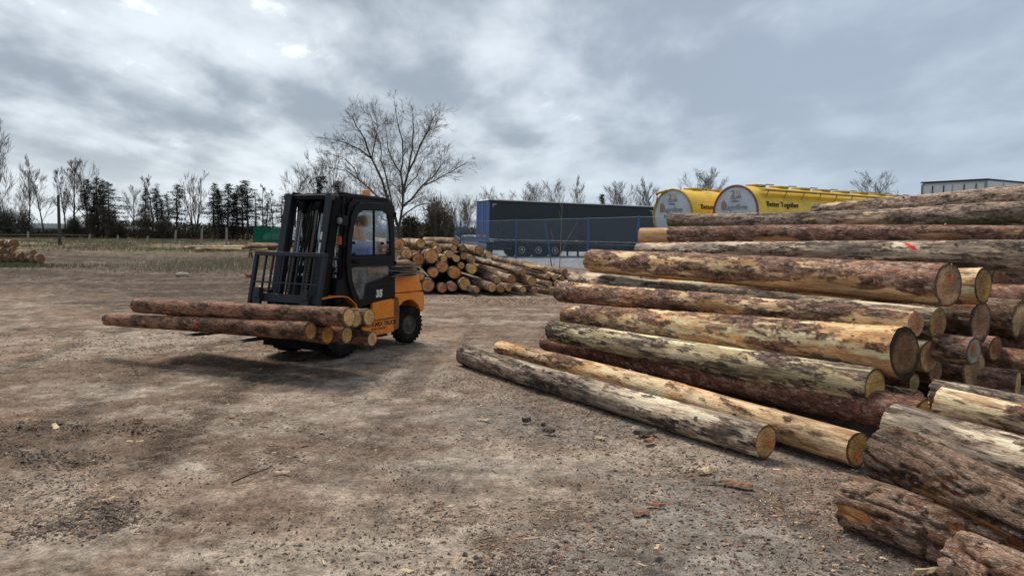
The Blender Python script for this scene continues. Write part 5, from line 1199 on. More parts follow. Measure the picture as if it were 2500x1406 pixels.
def build_curtain_trailer():
    a = px(1190, 488, 52.0); e = px(1576, 515, 56.6); a.z = 0; e.z = 0
    d = (e - a).normalized(); Lt = 13.6
    t = empty('curtain_trailer'); place(t, (a.x, a.y, 0), d, math.radians(0.75)); tag(t, 'long dark curtain-sided trailer with blue rear doors parked behind the blue fence', 'trailer')
    # local: +x forward along trailer, side facing us at y=0, far side at y=+2.5
    W = 2.5
    def P(b, n, m, par=None, bevel=0.0): return b.build(n, M[m], par or t, bevel=bevel)
    b = MB(); b.box((0.06, 0.0, 1.28), (Lt, W, 3.86)); cur = P(b, 'side_curtain', 'navy', bevel=.02)
    for k in range(27):
        b = MB(); b.box((.35 + k * .49, -.012, 1.15), (.385 + k * .49, 0, 1.34)); b.build('curtain_strap', M['dec'], cur)
    b = MB(); b.box((-.02, -.02, 3.86), (Lt, W + .02, 3.96)); P(b, 'top_rail', 'dec')
    b = MB(); b.prism([(0, 3.962), (.2, 4.03), (Lt - .2, 4.03), (Lt, 3.962)], .1, W - .1); b.box((.5, .02, 3.962), (Lt - .1, .10, 3.995)); P(b, 'roof', 'roofw')
    for s in (0, 1):
        b = MB(); b.box((-.03, .02 + s * 1.235, 1.3), (.055, 1.225 + s * 1.235, 3.84)); dr = P(b, 'rear_door', 'tblue', bevel=.01)
        for k in (.35, .8):
            b = MB(); b.tube([(-.055, .02 + s * 1.235 + k, 1.3), (-.055, .02 + s * 1.235 + k, 3.84)], .018, 6); b.build('lock_rod', M['tblue'], dr)
        b = MB(); b.box((-.05, .1 + s * 1.3, 1.35), (-.04, .75 + s * 1.3, 1.55)); P(b, 'warning_plate', 'orange', dr)
    b = MB(); b.box((-.05, -.01, 1.2), (.12, .14, 3.9)); P(b, 'rear_corner_post', 'tblue')
    b = MB(); b.box((-.06, 0, 1.02), (.12, W, 1.29)); b.box((-.1, .1, .55), (-.02, W - .1, .68)); P(b, 'bumper', 'tblue')
    b = MB(); b.box((0.1, -.004, 1.20), (Lt, .08, 1.255)); P(b, 'side_rail', 'alu')
    b = MB(); b.box((0.1, .3, .95), (Lt, W - .3, 1.19)); b.box((.5, .9, .45), (Lt - 1, 1.6, .95)); b.box((.4, -.01, .62), (.45, .05, 1.2)); P(b, 'chassis_frame', 'dec')
    for (x0, x1) in ((.3, 1.9), (6.9, 11.2)):
        for z in (.55, .8):
            b = MB(); b.box((x0, .0, z), (x1, .04, z + .12)); P(b, 'side_guard', 'steel_dark')
    for k in range(10): b = MB(); b.box((.7 + k * 1.3, -.012, 1.10), (.80 + k * 1.3, .01, 1.13)); P(b, 'side_marker', 'amber')
    for x in (2.65, 3.96, 5.27):
        for s in (0, 1): truck_wheel(t, (x, .22 if s == 0 else W - .22, .52), .52, .40, -1 if s == 0 else 1)
        b = MB(); b.prism([(x - .62, .75), (x - .5, 1.1), (x + .5, 1.1), (x + .62, .75), (x + .58, .75), (x + .45, 1.06), (x - .45, 1.06), (x - .58, .75)], .02, .5); P(b, 'mudguard', 'dec')
    for s in (.35, W - .35):
        b = MB(); b.box((7.2, s - .06, .02), (7.32, s + .06, 1.0)); b.box((7.1, s - .15, 0.0), (7.42, s + .15, .05)); P(b, 'landing_leg', 'steel_dark')
    b = MB(); b.box((.35, -.006, 3.50), (.40, 0.002, 3.68)); b.box((.35, -.006, 3.66), (.62, 0.002, 3.71)); P(b, 'corner_mark', 'greywhite')
    b = MB(); b.box((Lt - .3, -.006, 3.45), (Lt - .25, 0.002, 3.68)); b.box((Lt - .52, -.006, 3.63), (Lt - .25, 0.002, 3.68)); P(b, 'corner_mark', 'greywhite')
    b = MB(); b.box((.2, -.006, 1.05), (.5, .03, 1.16)); P(b, 'reflector', 'boxwhite')
build_curtain_trailer()

def build_tanker(p, d, Lt, label, rimmat, logo_z=0.0, hatch=True, side=True, grp='yellow tankers'):
    t = empty('tank_trailer'); place(t, p, d); tag(t, label, 'tank trailer', grp)
    R = 1.23; cz = 2.65; ry = 1.25
    def P(b, n, m, par=None, bevel=0.0): return b.build(n, M[m], par or t, bevel=bevel)
    # body: slightly flattened tube lying along x; the near side faces -y
    n = 40; xs = [0.0, .04, Lt * .3, Lt * .6, Lt - .5, Lt - .15, Lt]; rs_ = [1, 1, 1, 1, 1, .93, .78]
    vs_ = []; fs = []
    for x, k in zip(xs, rs_):
        for a in range(n):
            th_ = 2 * PI * a / n; vs_.append((x, ry * k * math.cos(th_), cz + R * k * math.sin(th_)))
    for i in range(len(xs) - 1):
        for a in range(n): a2 = (a + 1) % n; fs.append((i * n + a, i * n + a2, (i + 1) * n + a2, (i + 1) * n + a))
    b = MB(); b.add(vs_, fs, True); b.add(vs_[-n:], [tuple(range(n))]); tank = P(b, 'tank', 'yellow')
    # end disc, slightly dished, with rim
    vs_ = []; fs = []
    rows = [(.955, -.03), (.8, -.075), (.55, -.115), (.25, -.135)]
    for k, x in rows:
        for a in range(n): th_ = 2 * PI * a / n; vs_.append((x, ry * k * math.cos(th_), cz + R * k * math.sin(th_)))
    for i in range(len(rows) - 1):
        for a in range(n): a2 = (a + 1) % n; fs.append((i * n + a, i * n + a2, (i + 1) * n + a2, (i + 1) * n + a))
    vs_.append((-.14, 0, cz)); c0 = len(vs_) - 1
    for a in range(n): fs.append(((len(rows) - 1) * n + a, (len(rows) - 1) * n + (a + 1) % n, c0))
    b = MB(); b.add(vs_, fs, True); disc = P(b, 'end_disc', 'greywhite')
    ring = [(-.035, ry * .985 * math.cos(2 * PI * a / 48), cz + R * .985 * math.sin(2 * PI * a / 48)) for a in range(49)]
    b = MB(); b.tube(ring, .055, 6, caps=False); P(b, 'rim_ring', rimmat)
    # lettering on the disc: seen from -x, so text runs towards -y ... local frame x=-y
    fx = -.145
    def T(s, size, mat, y, z, **kw): return text_part(s, size, M[mat], disc, frame_M((fx, y, cz + z), (0, -1, 0), (0, 0, 1)), extrude=.012, **kw)
    T('2', .46, 'mid_grey_print', .20, .68, bold=.002); T('0', .46, 'gold', -.06, .74, bold=.002); T('LAT', .17, 'mid_grey_print', -.10, .62); T('w Polsce', .12, 'mid_grey_print', .17, .47)
    b = MB(); b.box((fx - .01, .22, cz + .62), (fx + .04, -.08, cz + .635)); b.build('underline', M['mid_grey_print'], disc)
    T('agrifirm', .36, 'mid_grey_print', .40, .12, italic=.25, bold=-.003); T('Better Together', .17, 'dec', .45, -.14, italic=.25)
    def arch(y, z, w, h, t_, mat):
        o_ = []; i_ = []
        for k in range(9):
            a = PI * k / 8; o_.append((y - w / 2 * math.cos(a), z + h * .5 + h * .5 * math.sin(a))); i_.append((y - (w / 2 - t_) * math.cos(a), z + h * .5 + (h * .5 - t_) * math.sin(a)))
        poly = [(o_[0][0], z)] + o_ + [(o_[-1][0], z), (i_[-1][0], z)] + list(reversed(i_)) + [(i_[0][0], z)]
        b_ = MB(); b_.prism(poly, fx - .012, fx + .03, 'yz'); b_.build('emblem', M[mat], disc)
    arch(.60, cz + .12, .24, .44, .045, 'brown_print'); arch(.52, cz + .12, .18, .36, .05, 'mid_grey_print')
    if side:
        text_part('Better Together', .36, M['dec'], tank, frame_M((.62, -ry * .975, cz + .26), (1, 0, 0), (0, .26, 1)), extrude=.03, bold=-.003)
        pass
    # hatches and walkway
    k = 0; x = 1.0
    while x < Lt - .8:
        b = MB(); b.box((x, -.30, cz + R - .02), (x + .75, .30, cz + R + .09)); b.box((x + .6, -.42, cz + R + .06), (x + 1.2, -.36, cz + R + .12)); P(b, 'hatch', 'yellow_dark', bevel=.02); x += 1.75
    if hatch:
        th_ = math.radians(48); yy = -ry * math.cos(th_) ; zz = cz + R * math.sin(th_)
        b = MB(); b.box((.55, yy - .34, zz + .06), (Lt - 1.5, yy - .04, zz + .10)); P(b, 'walkway', 'yellow_dark')
        b = MB(); b.tube([(.55, yy - .36, zz + .10), (Lt - 1.5, yy - .36, zz + .10)], .03, 6); b.tube([(.5, yy + .02, zz + .16), (Lt - 1.5, yy + .02, zz + .16)], .02, 5); P(b, 'handrail', 'yellow_dark')
        x = .75
        while x < Lt - 1.6:
            b = MB(); b.bar((x, yy - .34, zz + .05), (x - .05, yy - .02 - .12, zz - .42), .035, .035); P(b, 'bracket', 'yellow_dark'); x += 1.35
    else:
        b = MB(); b.tube([(2.6, -.75, cz + R - .05), (Lt - 1, -.75, cz + R - .05)], .12, 10); P(b, 'top_pipe', 'yellow')
        b = MB(); b.tube([(-.1, .95, cz + .95), (-.12, 1.0, cz + 1.05), (-.1, .35, cz + 1.15)], .07, 8); b.tube([(-.1, .95, cz + .9), (-.1, 1.1, cz + .3)], .03, 6); P(b, 'elbow_pipe', 'yellow_dark')
    for s in (0, .42):
        pass
    b = MB(); x0 = 3.55 if not hatch else Lt - 1.2
    for xx in (x0, x0 + .5): b.tube([(xx, -ry - .12, cz - .9), (xx, -ry - .12, cz + .45), (xx, -ry + .25, cz + .85)], .03, 5)
    for z in range(5): b.tube([(x0, -ry - .12, cz - .8 + z * .3), (x0 + .5, -ry - .12, cz - .8 + z * .3)], .02, 5)
    P(b, 'ladder', 'yellow_dark')
    b = MB(); b.box((.2, -.9, .95), (Lt, .9, 1.35)); b.box((-.1, -1.2, .5), (.1, 1.2, 1.2)); P(b, 'chassis_frame', 'yellow_dark')
    for x in (1.5, 2.85, 4.2):
        for s in (-1, 1): truck_wheel(t, (x, s * 1.0, .5), .5, .38, s)
    return t
dirT = (0.82, 0.57)
pA = px(1641, 575, 36.0); pB = px(1794, 575, 34.0)
build_tanker((pA.x, pA.y, 0.0), dirT, 13.0, 'yellow tank trailer with a lettered grey end disc, next to the dark trailer', 'yellow_dark', hatch=False)
build_tanker((pB.x, pB.y, 0.08), dirT, 14.2, 'yellow tank trailer with a dark red rim round its disc and a long walkway', 'rust_rim', hatch=True)

def build_box_trailer():
    c = px(2410, 436, 28.7); l = px(2250, 447, 30.9); d = (Vector((l.x, l.y, 0)) - Vector((c.x, c.y, 0))); w = d.length; d.normalize(); f = Vector((-d.y, d.x, 0)) 
    if f.x < 0: f = -f
    t = empty('box_trailer'); place(t, (c.x, c.y, 0), (f.x, f.y)); tag(t, 'grey-white box trailer with closed rear doors rising above the log stack at the right', 'trailer')
    sg = 1 if (Matrix.Rotation(math.atan2(f.y, f.x), 3, 'Z') @ Vector((0, 1, 0))).dot(d) > 0 else -1
    H_ = c.z
    def P(b, n, m, par=None, bevel=0.0): return b.build(n, M[m], par or t, bevel=bevel)
    b = MB(); b.box((.06, 0, 1.15), (13.5, sg * w, H_ - .06)); body = P(b, 'box_body', 'boxwhite', bevel=.02)
    b = MB(); b.box((-.03, -.03 * sg, H_ - .05), (13.5, sg * (w + .03), H_)); P(b, 'roof_edge', 'steel_dark')
    for s in (0, 1):
        y0 = .08 + s * (w / 2 - .03); b = MB(); b.box((.0, sg * y0, 1.25), (.062, sg * (y0 + w / 2 - .10), H_ - .16)); dr = P(b, 'rear_door', 'boxwhite', bevel=.01)
        for k in (.3, .75): b = MB(); b.tube([(-.03, sg * (y0 + k), 1.25), (-.03, sg * (y0 + k), H_ - .18)], .02, 6); b.build('lock_rod', M['steel_dark'], dr)
        b = MB()
        for z in (1.6, 2.4, H_ - .7): b.box((-.02, sg * (y0 + (0.0 if s == 0 else w / 2 - .35)), z), (.0, sg * (y0 + (.25 if s == 0 else w / 2 - .1)), z + .09))
        b.build('hinge', M['steel_dark'], dr)
        pass
    for y in (0, w - .08): b = MB(); b.box((-.02, sg * y, 1.1), (.06, sg * (y + .08), H_ - .1)); P(b, 'corner_post', 'mid_grey_print')
    for k in range(9): b = MB(); b.box((1.2 + k * 1.35, -.012 * sg, 1.2), (1.23 + k * 1.35, 0, H_ - .12)); P(b, 'panel_joint', 'mid_grey_print', body)
    b = MB(); b.box((.2, sg * .3, .8), (13.3, sg * (w - .3), 1.14)); P(b, 'chassis_frame', 'dec')
    for x in (2.2, 3.5, 4.8):
        for s in (0, 1): truck_wheel(t, (x, sg * (.22 if s == 0 else w - .22), .5), .5, .38, -sg if s == 0 else sg)
build_box_trailer()
def build_flat():
    a = px(2165, 490, 46); t = empty('flat_trailer'); place(t, (a.x, a.y, 0), (1, .12)); tag(t, 'dark flat-roofed trailer just showing between the yellow tanker and the box trailer', 'trailer')
    b = MB(); b.box((0, 0, 1.2), (7, 2.5, a.z + .05)); b.build('body', M['dec'], t, bevel=.03)
    b = MB(); b.prism([(-.1, a.z + .05), (.6, a.z + .28), (7, a.z + .18), (7, a.z + .05)], -.05, 2.55); b.build('roof_sheet', M['steel_dark'], t)
    b = MB(); b.box((0, .3, .8), (7, 2.2, 1.19)); b.build('chassis_frame', M['dec'], t)
    for x in (1.2, 2.4): truck_wheel(t, (x, .22, .5)); truck_wheel(t, (x, 2.28, .5), side=1)
build_flat()

def car(pos, d, mat, label, van=False, scale=1.0, grp='cars parked beyond the log pile'):
    t = empty('parked_van' if van else 'parked_car'); place(t, pos, d); t.scale = (scale,) * 3; tag(t, label, 'van' if van else 'car', grp)
    if van: out = [(-2.4, .35), (-2.4, 1.9), (-2.25, 2.05), (.9, 2.05), (1.45, 1.35), (2.3, 1.1), (2.45, .7), (2.4, .35)]; win = [(.15, 1.25), (.15, 1.8), (.85, 1.85), (1.25, 1.3)]; W = .95
    else: out = [(-2.1, .3), (-2.15, .8), (-1.95, 1.02), (-1.5, 1.32), (-.7, 1.48), (.25, 1.45), (.95, 1.0), (1.95, .82), (2.15, .6), (2.1, .3)]; win = [(-1.45, 1.0), (-1.2, 1.28), (-.65, 1.38), (.2, 1.36), (.72, 1.0)]; W = .85
    b = MB(); b.prism(out, -W, W); b.build('body', mat, t, bevel=.07, seg=3)
    for s in (-1, 1): b = MB(); b.prism(win, s * (W + .002), s * (W + .01)); b.build('side_window', M['carwin'], t)
    b = MB()
    if van: b.add([(.98, -.8, 1.92), (.98, .8, 1.92), (1.46, .85, 1.38), (1.46, -.85, 1.38), (.95, -.8, 1.90), (.95, .8, 1.90), (1.42, .85, 1.36), (1.42, -.85, 1.36)], [(0, 1, 2, 3), (7, 6, 5, 4), (0, 4, 5, 1), (1, 5, 6, 2), (2, 6, 7, 3), (3, 7, 4, 0)])
    else: b.add([(.33, -.7, 1.43), (.33, .7, 1.43), (.98, .76, 1.02), (.98, -.76, 1.02), (.30, -.7, 1.41), (.30, .7, 1.41), (.94, .76, 1.0), (.94, -.76, 1.0)], [(0, 1, 2, 3), (7, 6, 5, 4), (0, 4, 5, 1), (1, 5, 6, 2), (2, 6, 7, 3), (3, 7, 4, 0)])
    b.build('windscreen', M['carwin'], t)
    for x in (-1.35, 1.35):
        for s in (-1, 1):
            b = MB(); b.lathe([(.001, -.1), (.3, -.1), (.32, -.05), (.32, .05), (.3, .1), (.001, .1)], 18, 'Y', M=Matrix.Translation((x, s * (W - .06), .32))); w_ = b.build('wheel', M['rubber'], t)
            b = MB(); b.lathe([(.19, s * .105), (.17, s * .115), (.001, s * .12)], 12, 'Y', M=Matrix.Translation((x, s * (W - .06), .32))); b.build('rim', M['alu'], w_)
    return t
car(px(1100, 590, 60).xy.to_3d(), (1, .25), M['carwhite'], 'white car behind the log pile, left of the fence post')
car(px(1148, 592, 60).xy.to_3d(), (-1, .5), M['carsilver'], 'silver car with dark windows right beside the blue trailer doors')
car(px(1052, 590, 66).xy.to_3d(), (1, -.2), M['carsilver'], 'pale grey car half hidden by the top logs, leftmost of the three')
car(px(1075, 590, 74).xy.to_3d(), (1, .1), M['carwhite'], 'white car furthest back between the two nearer cars')
car(px(690, 588, 103).xy.to_3d(), (-1, .15), M['carwhite'], 'white van standing at the green screened fence behind the forklift mast', van=True, grp=None)
car(px(770, 590, 100).xy.to_3d(), (-1, .1), M['carwhite'], 'white car glimpsed through the cab windscreen', grp=None)

# ------------------------------------------------------------------ blue chain-link fence
def build_fence():
    t = empty('chain_link_fence', (0, 0, 0)); tag(t, 'blue chain-link fence in front of the dark trailer, one post leaning', 'fence')
    Hf = 2.4; pts = [Vector((x, y, 0)) for x, y in FENCE[:-1]]
    def along_x(X): return Vector((X, float(fence_y(np.array([X]))[0]), 0))
    posts = [-12.5, -7.3]
    for xpix in (1073, 1125, 1260, 1437, 1560, 1700, 1850):
        for X in np.linspace(-8, 20, 2801):
            if abs(px(xpix, 560, along_x(X).y).x - X) < 0.012: posts.append(float(X)); break
    posts = sorted(posts)
    for X in posts:
        p = along_x(X); b = MB(); b.box((-.045, -.03, -.05), (.045, .03, Hf + .06)); o = b.build('post', M['fblue'], t, p)
    p = along_x(posts[4]); q = px(1347, 650, 37.4); q.z = 0; top = px(1330, 541, 37.6)
    b = MB(); b.bar(q, top, .09, .06, (1, 0, 0)); b.build('leaning_post', M['fblue'], t)
    # wires
    vs_ = []; fs = []
    def wire(a, c, r):
        d = (c - a).normalized(); u = Vector((0, 0, 1)); s = d.cross(u); s = s.normalized() if s.length > 1e-3 else Vector((1, 0, 0)); u = s.cross(d)
        n = len(vs_); 
        for e in (a, c):
            for k in range(3): an = 2 * PI * k / 3; vs_.append(e + s * (r * math.cos(an)) + u * (r * math.sin(an)))
        for k in range(3): k2 = (k + 1) % 3; fs.append((n + k, n + k2, n + 3 + k2, n + 3 + k))
    for i in range(len(posts) - 1):
        a = along_x(posts[i]); c = along_x(posts[i + 1]); L_ = (c - a).length; d = (c - a) / L_
        if L_ < .1: continue
        hh = Hf; step = .10; nst = int((L_ + hh) / step)
        sag = .06 * math.sin(i * 2.1) + .02
        for s in (0, 1):
            for k in range(nst):
                x0 = -hh + k * step
                # wire from (x0, 0) to (x0+hh, hh) clipped to the bay
                xa, za, xb, zb = x0, 0.05, x0 + hh, hh
                if xa < 0: za = za + (0 - xa); xa = 0
                if xb > L_: zb = zb - (xb - L_); xb = L_
                if zb <= za: continue
                if s: xa, xb = L_ - xa, L_ - xb
                wire(a + d * xa + Vector((0, 0, za)), a + d * xb + Vector((0, 0, zb)), .0038)
        for z in (Hf, 1.2, .05): wire(a + Vector((0, 0, z)), c + Vector((0, 0, z)), .006)
    b = MB(); b.v = [tuple(v) for v in vs_]; b.f = [list(f) for f in fs]; b.sm = [False] * len(fs); w = b.build('wire_mesh', M['wire'], t); w['kind'] = 'stuff'
build_fence()

# green screened fence
def build_green():
    a = px(619, 588, 97); c = px(700, 588, 97); t = empty('green_fence', (a.x, a.y, 0)); tag(t, 'green mesh screen fence standing behind the forklift mast at the field edge', 'fence')
    L_ = 4.6
    b = MB(); b.box((0, -.02, .15), (L_, .02, 2.05))
    for k in range(2): b = MB(); b.box((k * L_ / 2 + .04, -.015, .08), ((k + 1) * L_ / 2 - .04, .015, 2.08)); b.build('mesh_panel', M['green_sheer'], t)
    for k in range(5): b = MB(); b.box((k * L_ / 4 - .03, -.03, 0), (k * L_ / 4 + .03, .03, 2.15)); b.build('post', M['green'], t)
t_ = NT('green_screen_net'); t_.nt.nodes.remove(t_.p); tr = t_.n('ShaderNodeBsdfTransparent'); df = t_.n('ShaderNodeBsdfDiffuse'); df.inputs[0].default_value = (0.012, 0.15, 0.085, 1)
mx = t_.n('ShaderNodeMixShader'); mx.inputs[0].default_value = 0.72; t_.l(tr.outputs[0], mx.inputs[1]); t_.l(df.outputs[0], mx.inputs[2]); t_.l(mx.outputs[0], t_.out.inputs[0]); M['green_sheer'] = t_.m
build_green()

# field fence posts
FP = [(67, 566, 593, 3), (146, 569, 592, -1), (219, 572, 591, 0), (287, 575, 596, -1), (359, 577, 594, -2), (427, 562, 595, -3), (492, 558, 592, -1), (553, 555, 592, 0)]
FL = ['leaning weathered post at the far left of the field', 'upright weathered post right of the leaning far-left one', 'short pale post between the dark conifers and the left pile', 'thin white post in the grass under the dark conifers',
      'short white post alone in the middle of the field edge', 'tall leaning pale post above the left end of the pale poles', 'thin grey post partly covered by brush', 'grey post nearest the green screen fence']
prev = None
for (x, yt, yb, ln), lab in zip(FP, FL):
    Y = 84.0; b_ = px(x, yb, Y); b_.z = 0; top = px(x - ln * 0.9 if x != 67 else x + 2, yt, Y)
    b = MB(); b.tube([(0, 0, -.1), ((top - b_).x * .5, 0, (top.z) * .5), ((top - b_).x, 0, top.z)], [.12, .11, .10], 7); o = b.build('fence_post', M['post'], None, b_); tag(o, lab, 'post', 'old posts along the field edge')
b = MB(); p0 = px(-40, 573, 85); p1 = px(150, 573, 85); b.tube([p0, p1], .035, 5); p2 = px(230, 575, 85); b.tube([p1, p2], .03, 5); tag(b.build('fence_rail', M['deadtwig'], None), 'thin dark rail running between the leftmost field posts', 'rail')
# boulder, trestle
b = MB(); b.sphere((0, 0, .05), .17, 12, 8, (1.4, .9, .6)); o = b.build('boulder', M['post'], None, pg(445, 676)); tag(o, 'brownish boulder lying in the mud in front of the dry weeds', 'stone')
for v in o.data.vertices: v.co += Vector((random.uniform(-.03, .03), random.uniform(-.03, .03), random.uniform(-.02, .03)))
b0 = px(655, 625, 42); b0.z = 0; tt = empty('steel_trestle', b0); tag(tt, 'low rusty trestle with a plank behind the forklift mast', 'trestle')
b = MB(); b.bar((-1.5, 0, .62), (1.6, .6, .78), .1, .09); b.build('beam', M['rust'], tt)
for x in (-1.0, 1.0): b = MB(); b.bar((x, -.3, 0), (x, 0, .65), .07, .07); b.bar((x, .3, 0), (x, 0, .65), .07, .07); b.build('leg', M['rust'], tt)
b = MB(); b.box((-.9, -.5, .42), (1.5, -.15, .48)); b.build('plank', M['post'], tt)
# utility pole
b0 = px(146, 592, 72); b0.z = 0; hp = px(145, 477, 72).z; b = MB(); b.tube([(0, 0, -.1), (0, 0, hp)], [.17, .12], 9); b.box((-.03, -.2, hp - .35), (.03, .2, hp - .25)); tag(b.build('wooden_pole', M['trunk'], None, b0), 'bare wooden pole without wires among the left trees', 'pole')

# ------------------------------------------------------------------ trees
def grow(seed, H, stems=1, spread=0.35, twig=0.010, r0=0.11, levels=3, lean=0.0, clear=0.2, dens=1.0, upt=0.25, droop=0.0, fork=False):
    rs = random.Random(seed); trunk = []; crown = []
    def seg(lst, p, d, L_, r, rend, n, wob, up):
        pts = [p]; rr = [r]; 
        for i in range(n):
            d = (d + Vector((rs.gauss(0, wob), rs.gauss(0, wob), rs.gauss(0, wob) + up))).normalized(); p = p + d * (L_ / n); pts.append(p); rr.append(r + (rend - r) * (i + 1) / n)
            lst.append((pts[-2], pts[-1], rr[-2], rr[-1]))
        return pts, rr, d
    def branch(p, d, L_, r, lev):
        n = max(2, int(3 + 3 / (lev))); pts, rr, dd = seg(crown, p, d, L_, r, max(twig, r * .35), n, .05 + .018 * lev, .05 * upt * 4 - droop * (lev > 1) * .05)
        if lev >= levels: return
        k = int((11 if lev == 1 else 7 if lev == 2 else 4) * dens * (0.75 + .5 * rs.random()))
        for j in range(k):
            u = rs.uniform(.22, 1.0); i = min(n - 1, int(u * n)); q = pts[i].lerp(pts[i + 1], u * n - i if u * n - i <= 1 else 1)
            base = (pts[i + 1] - pts[i]).normalized(); ax = base.orthogonal().normalized(); ax = Matrix.Rotation(rs.uniform(0, 2 * PI), 3, base) @ ax
            nd = (Matrix.Rotation(rs.uniform(.30, .75), 3, ax) @ base); nd = (nd + Vector((0, 0, upt * .5))).normalized()
            branch(q, nd, L_ * rs.uniform(.38, .75) * (1.1 - .4 * u), max(twig, rr[i] * .5), lev + 1)
    for s in range(stems):
        a = 2 * PI * s / max(1, stems) + rs.uniform(-.4, .4); tilt = 0 if stems == 1 else spread * rs.uniform(.5, 1.15)
        d = Vector((math.cos(a) * tilt + lean, math.sin(a) * tilt, 1)).normalized(); p = Vector((math.cos(a) * .12 * (stems > 1), math.sin(a) * .12 * (stems > 1), -.1)); h = H * (rs.uniform(.78, 1.0) if stems > 1 else .93)
        n = 9; pts, rr, dd = seg(trunk, p, d, h, r0, twig * 1.5, n, .05, .035)
        kk = int(15 * dens) if stems == 1 else int(10 * dens)
        for j in range(kk):
            u = clear + (1 - clear) * (j + rs.random()) / kk; i = min(n - 1, int(u * n)); q = pts[i].lerp(pts[i + 1], min(1, u * n - i))
            a2 = j * 2.4 + rs.uniform(-.5, .5); out = Vector((math.cos(a2), math.sin(a2), rs.uniform(.6, 1.3) + upt)).normalized()
            branch(q, out, H * spread * rs.uniform(1.0, 1.5) * (1.2 - .75 * u) + .3, max(twig, rr[i] * .42), 1)
    return trunk, crown
def seg_mesh(name, segs, n=3):
    A = np.array([s[0][:] for s in segs]); B_ = np.array([s[1][:] for s in segs]); ra = np.array([s[2] for s in segs]); rb = np.array([s[3] for s in segs])
    D = B_ - A; D /= np.maximum(np.linalg.norm(D, axis=1), 1e-6)[:, None]; ref = np.where(np.abs(D[:, 2:3]) > .9, np.array([[1., 0, 0]]), np.array([[0, 0, 1.]]))
    U = np.cross(D, ref); U /= np.linalg.norm(U, axis=1)[:, None]; W = np.cross(D, U); V = []
    for P_, r in ((A, ra), (B_, rb)):
        for k in range(n): t = 2 * PI * k / n; V.append(P_ + (U * math.cos(t) + W * math.sin(t)) * r[:, None])
    V = np.stack(V, 1); m = len(segs); F = np.array([(k, (k + 1) % n, n + (k + 1) % n, n + k) for k in range(n)]); F = (F[None] + (np.arange(m) * 2 * n)[:, None, None]).reshape(-1, 4)
    return mesh_np(name, V.reshape(-1, 3), F)
PROTO = {}
def tree_proto(key, mat, **kw):
    tr_, cr_ = grow(**kw); a = seg_mesh('trunk', tr_, 6); a.materials.append(M['trunk']); c = seg_mesh('crown', cr_, 3); c.materials.append(M[mat]); PROTO[key] = (a, c)
def conifer_proto(key, seed, H=10.0, base=.25, wid=.17, thin=1.0, mat='needle'):
    rs = random.Random(seed); segs = []; p = Vector((0, 0, -.1)); d = Vector((0, 0, 1)); pts = [p]
    for i in range(9): q = p + Vector((rs.gauss(0, .05), rs.gauss(0, .05), H / 9)); segs.append((p, q, .14 * (1 - i / 9.5), .14 * (1 - (i + 1) / 9.5))); p = q; pts.append(p)
    tr_ = list(segs); tv = []; tf = []; br = []
    wh = [rs.random() for _ in range(10)]; nb = int(46 * thin)
    for j in range(nb):
        u = base + (1 - base) * (j + rs.random()) / nb; z = u * H; i = min(8, int(u * 9)); c = pts[i].lerp(pts[i + 1], u * 9 - i)
        prof = H * wid * (0.10 + 1.15 * (1 - u) ** .8) * rs.uniform(.5, 1.3) * (0.75 if u < .4 else 1) * (.45 + 1.0 * wh[int(u * 9)])
        a = rs.uniform(0, 2 * PI); e = c + Vector((math.cos(a) * prof, math.sin(a) * prof, rs.uniform(-.30, .12) * prof)); br.append((c, e, .03, .012))
        if u < base + .15 and rs.random() < .45: continue
        nl = int(95 * (0.45 + prof / (H * wid))); wd_ = .16 + .20 * prof
        for k in range(nl):
            v = rs.uniform(.05, 1.1); s = c.lerp(e, v) + Vector((rs.gauss(0, wd_), rs.gauss(0, wd_), rs.gauss(-.04, .13))) * (.6 + .5 * (1 - v)); L_ = rs.uniform(.10, .27) * H / 10
            d1 = Vector((rs.gauss(0, 1), rs.gauss(0, 1), rs.gauss(0, .6))).normalized() * L_; d2 = Vector((rs.gauss(0, 1), rs.gauss(0, 1), rs.gauss(0, 1))).normalized() * L_ * .45
            n = len(tv); tv += [s, s + d1, s + d2]; tf.append((n, n + 1, n + 2))
    a = seg_mesh('trunk', tr_ + br, 5); a.materials.append(M['trunk']); c = mesh_np('crown', np.array([v[:] for v in tv]), np.array(tf), smooth=False); c.materials.append(M[mat]); PROTO[key] = (a, c)
tree_proto('round1', 'deadtwig', seed=1, H=10, spread=.24, dens=1.0, clear=.22, twig=.0095, r0=.16)
tree_proto('round2', 'deadtwig', seed=2, H=10, spread=.28, dens=.95, clear=.18, twig=.0095, r0=.15)
tree_proto('tall1', 'deadtwig', seed=3, H=10, spread=.15, dens=1.0, clear=.28, twig=.0095, r0=.13, upt=.5)
tree_proto('tall2', 'twig_light', seed=4, H=10, spread=.19, dens=.95, clear=.30, twig=.0095, r0=.13, upt=.6)
tree_proto('multi', 'twig_light', seed=5, H=10, stems=5, spread=.22, dens=.75, clear=.25, twig=.0095, r0=.12, upt=.6)
tree_proto('multi2', 'deadtwig', seed=6, H=10, stems=4, spread=.30, dens=.8, clear=.15, twig=.0095, r0=.11, upt=.4)
tree_proto('bush', 'deadtwig', seed=7, H=10, stems=7, spread=.45, dens=.7, clear=.08, twig=.012, r0=.10, upt=.3)
tree_proto('thin', 'deadtwig', seed=8, H=10, spread=.10, dens=1.0, clear=.15, twig=.0095, r0=.11, upt=.3)
conifer_proto('spruce1', 11); conifer_proto('spruce2', 12, wid=.14, base=.35); conifer_proto('spruce3', 13, wid=.20, base=.2, thin=1.2); conifer_proto('scrag', 14, wid=.11, base=.15, thin=.45); conifer_proto('dense', 15, wid=.2, base=.08, thin=1.9)
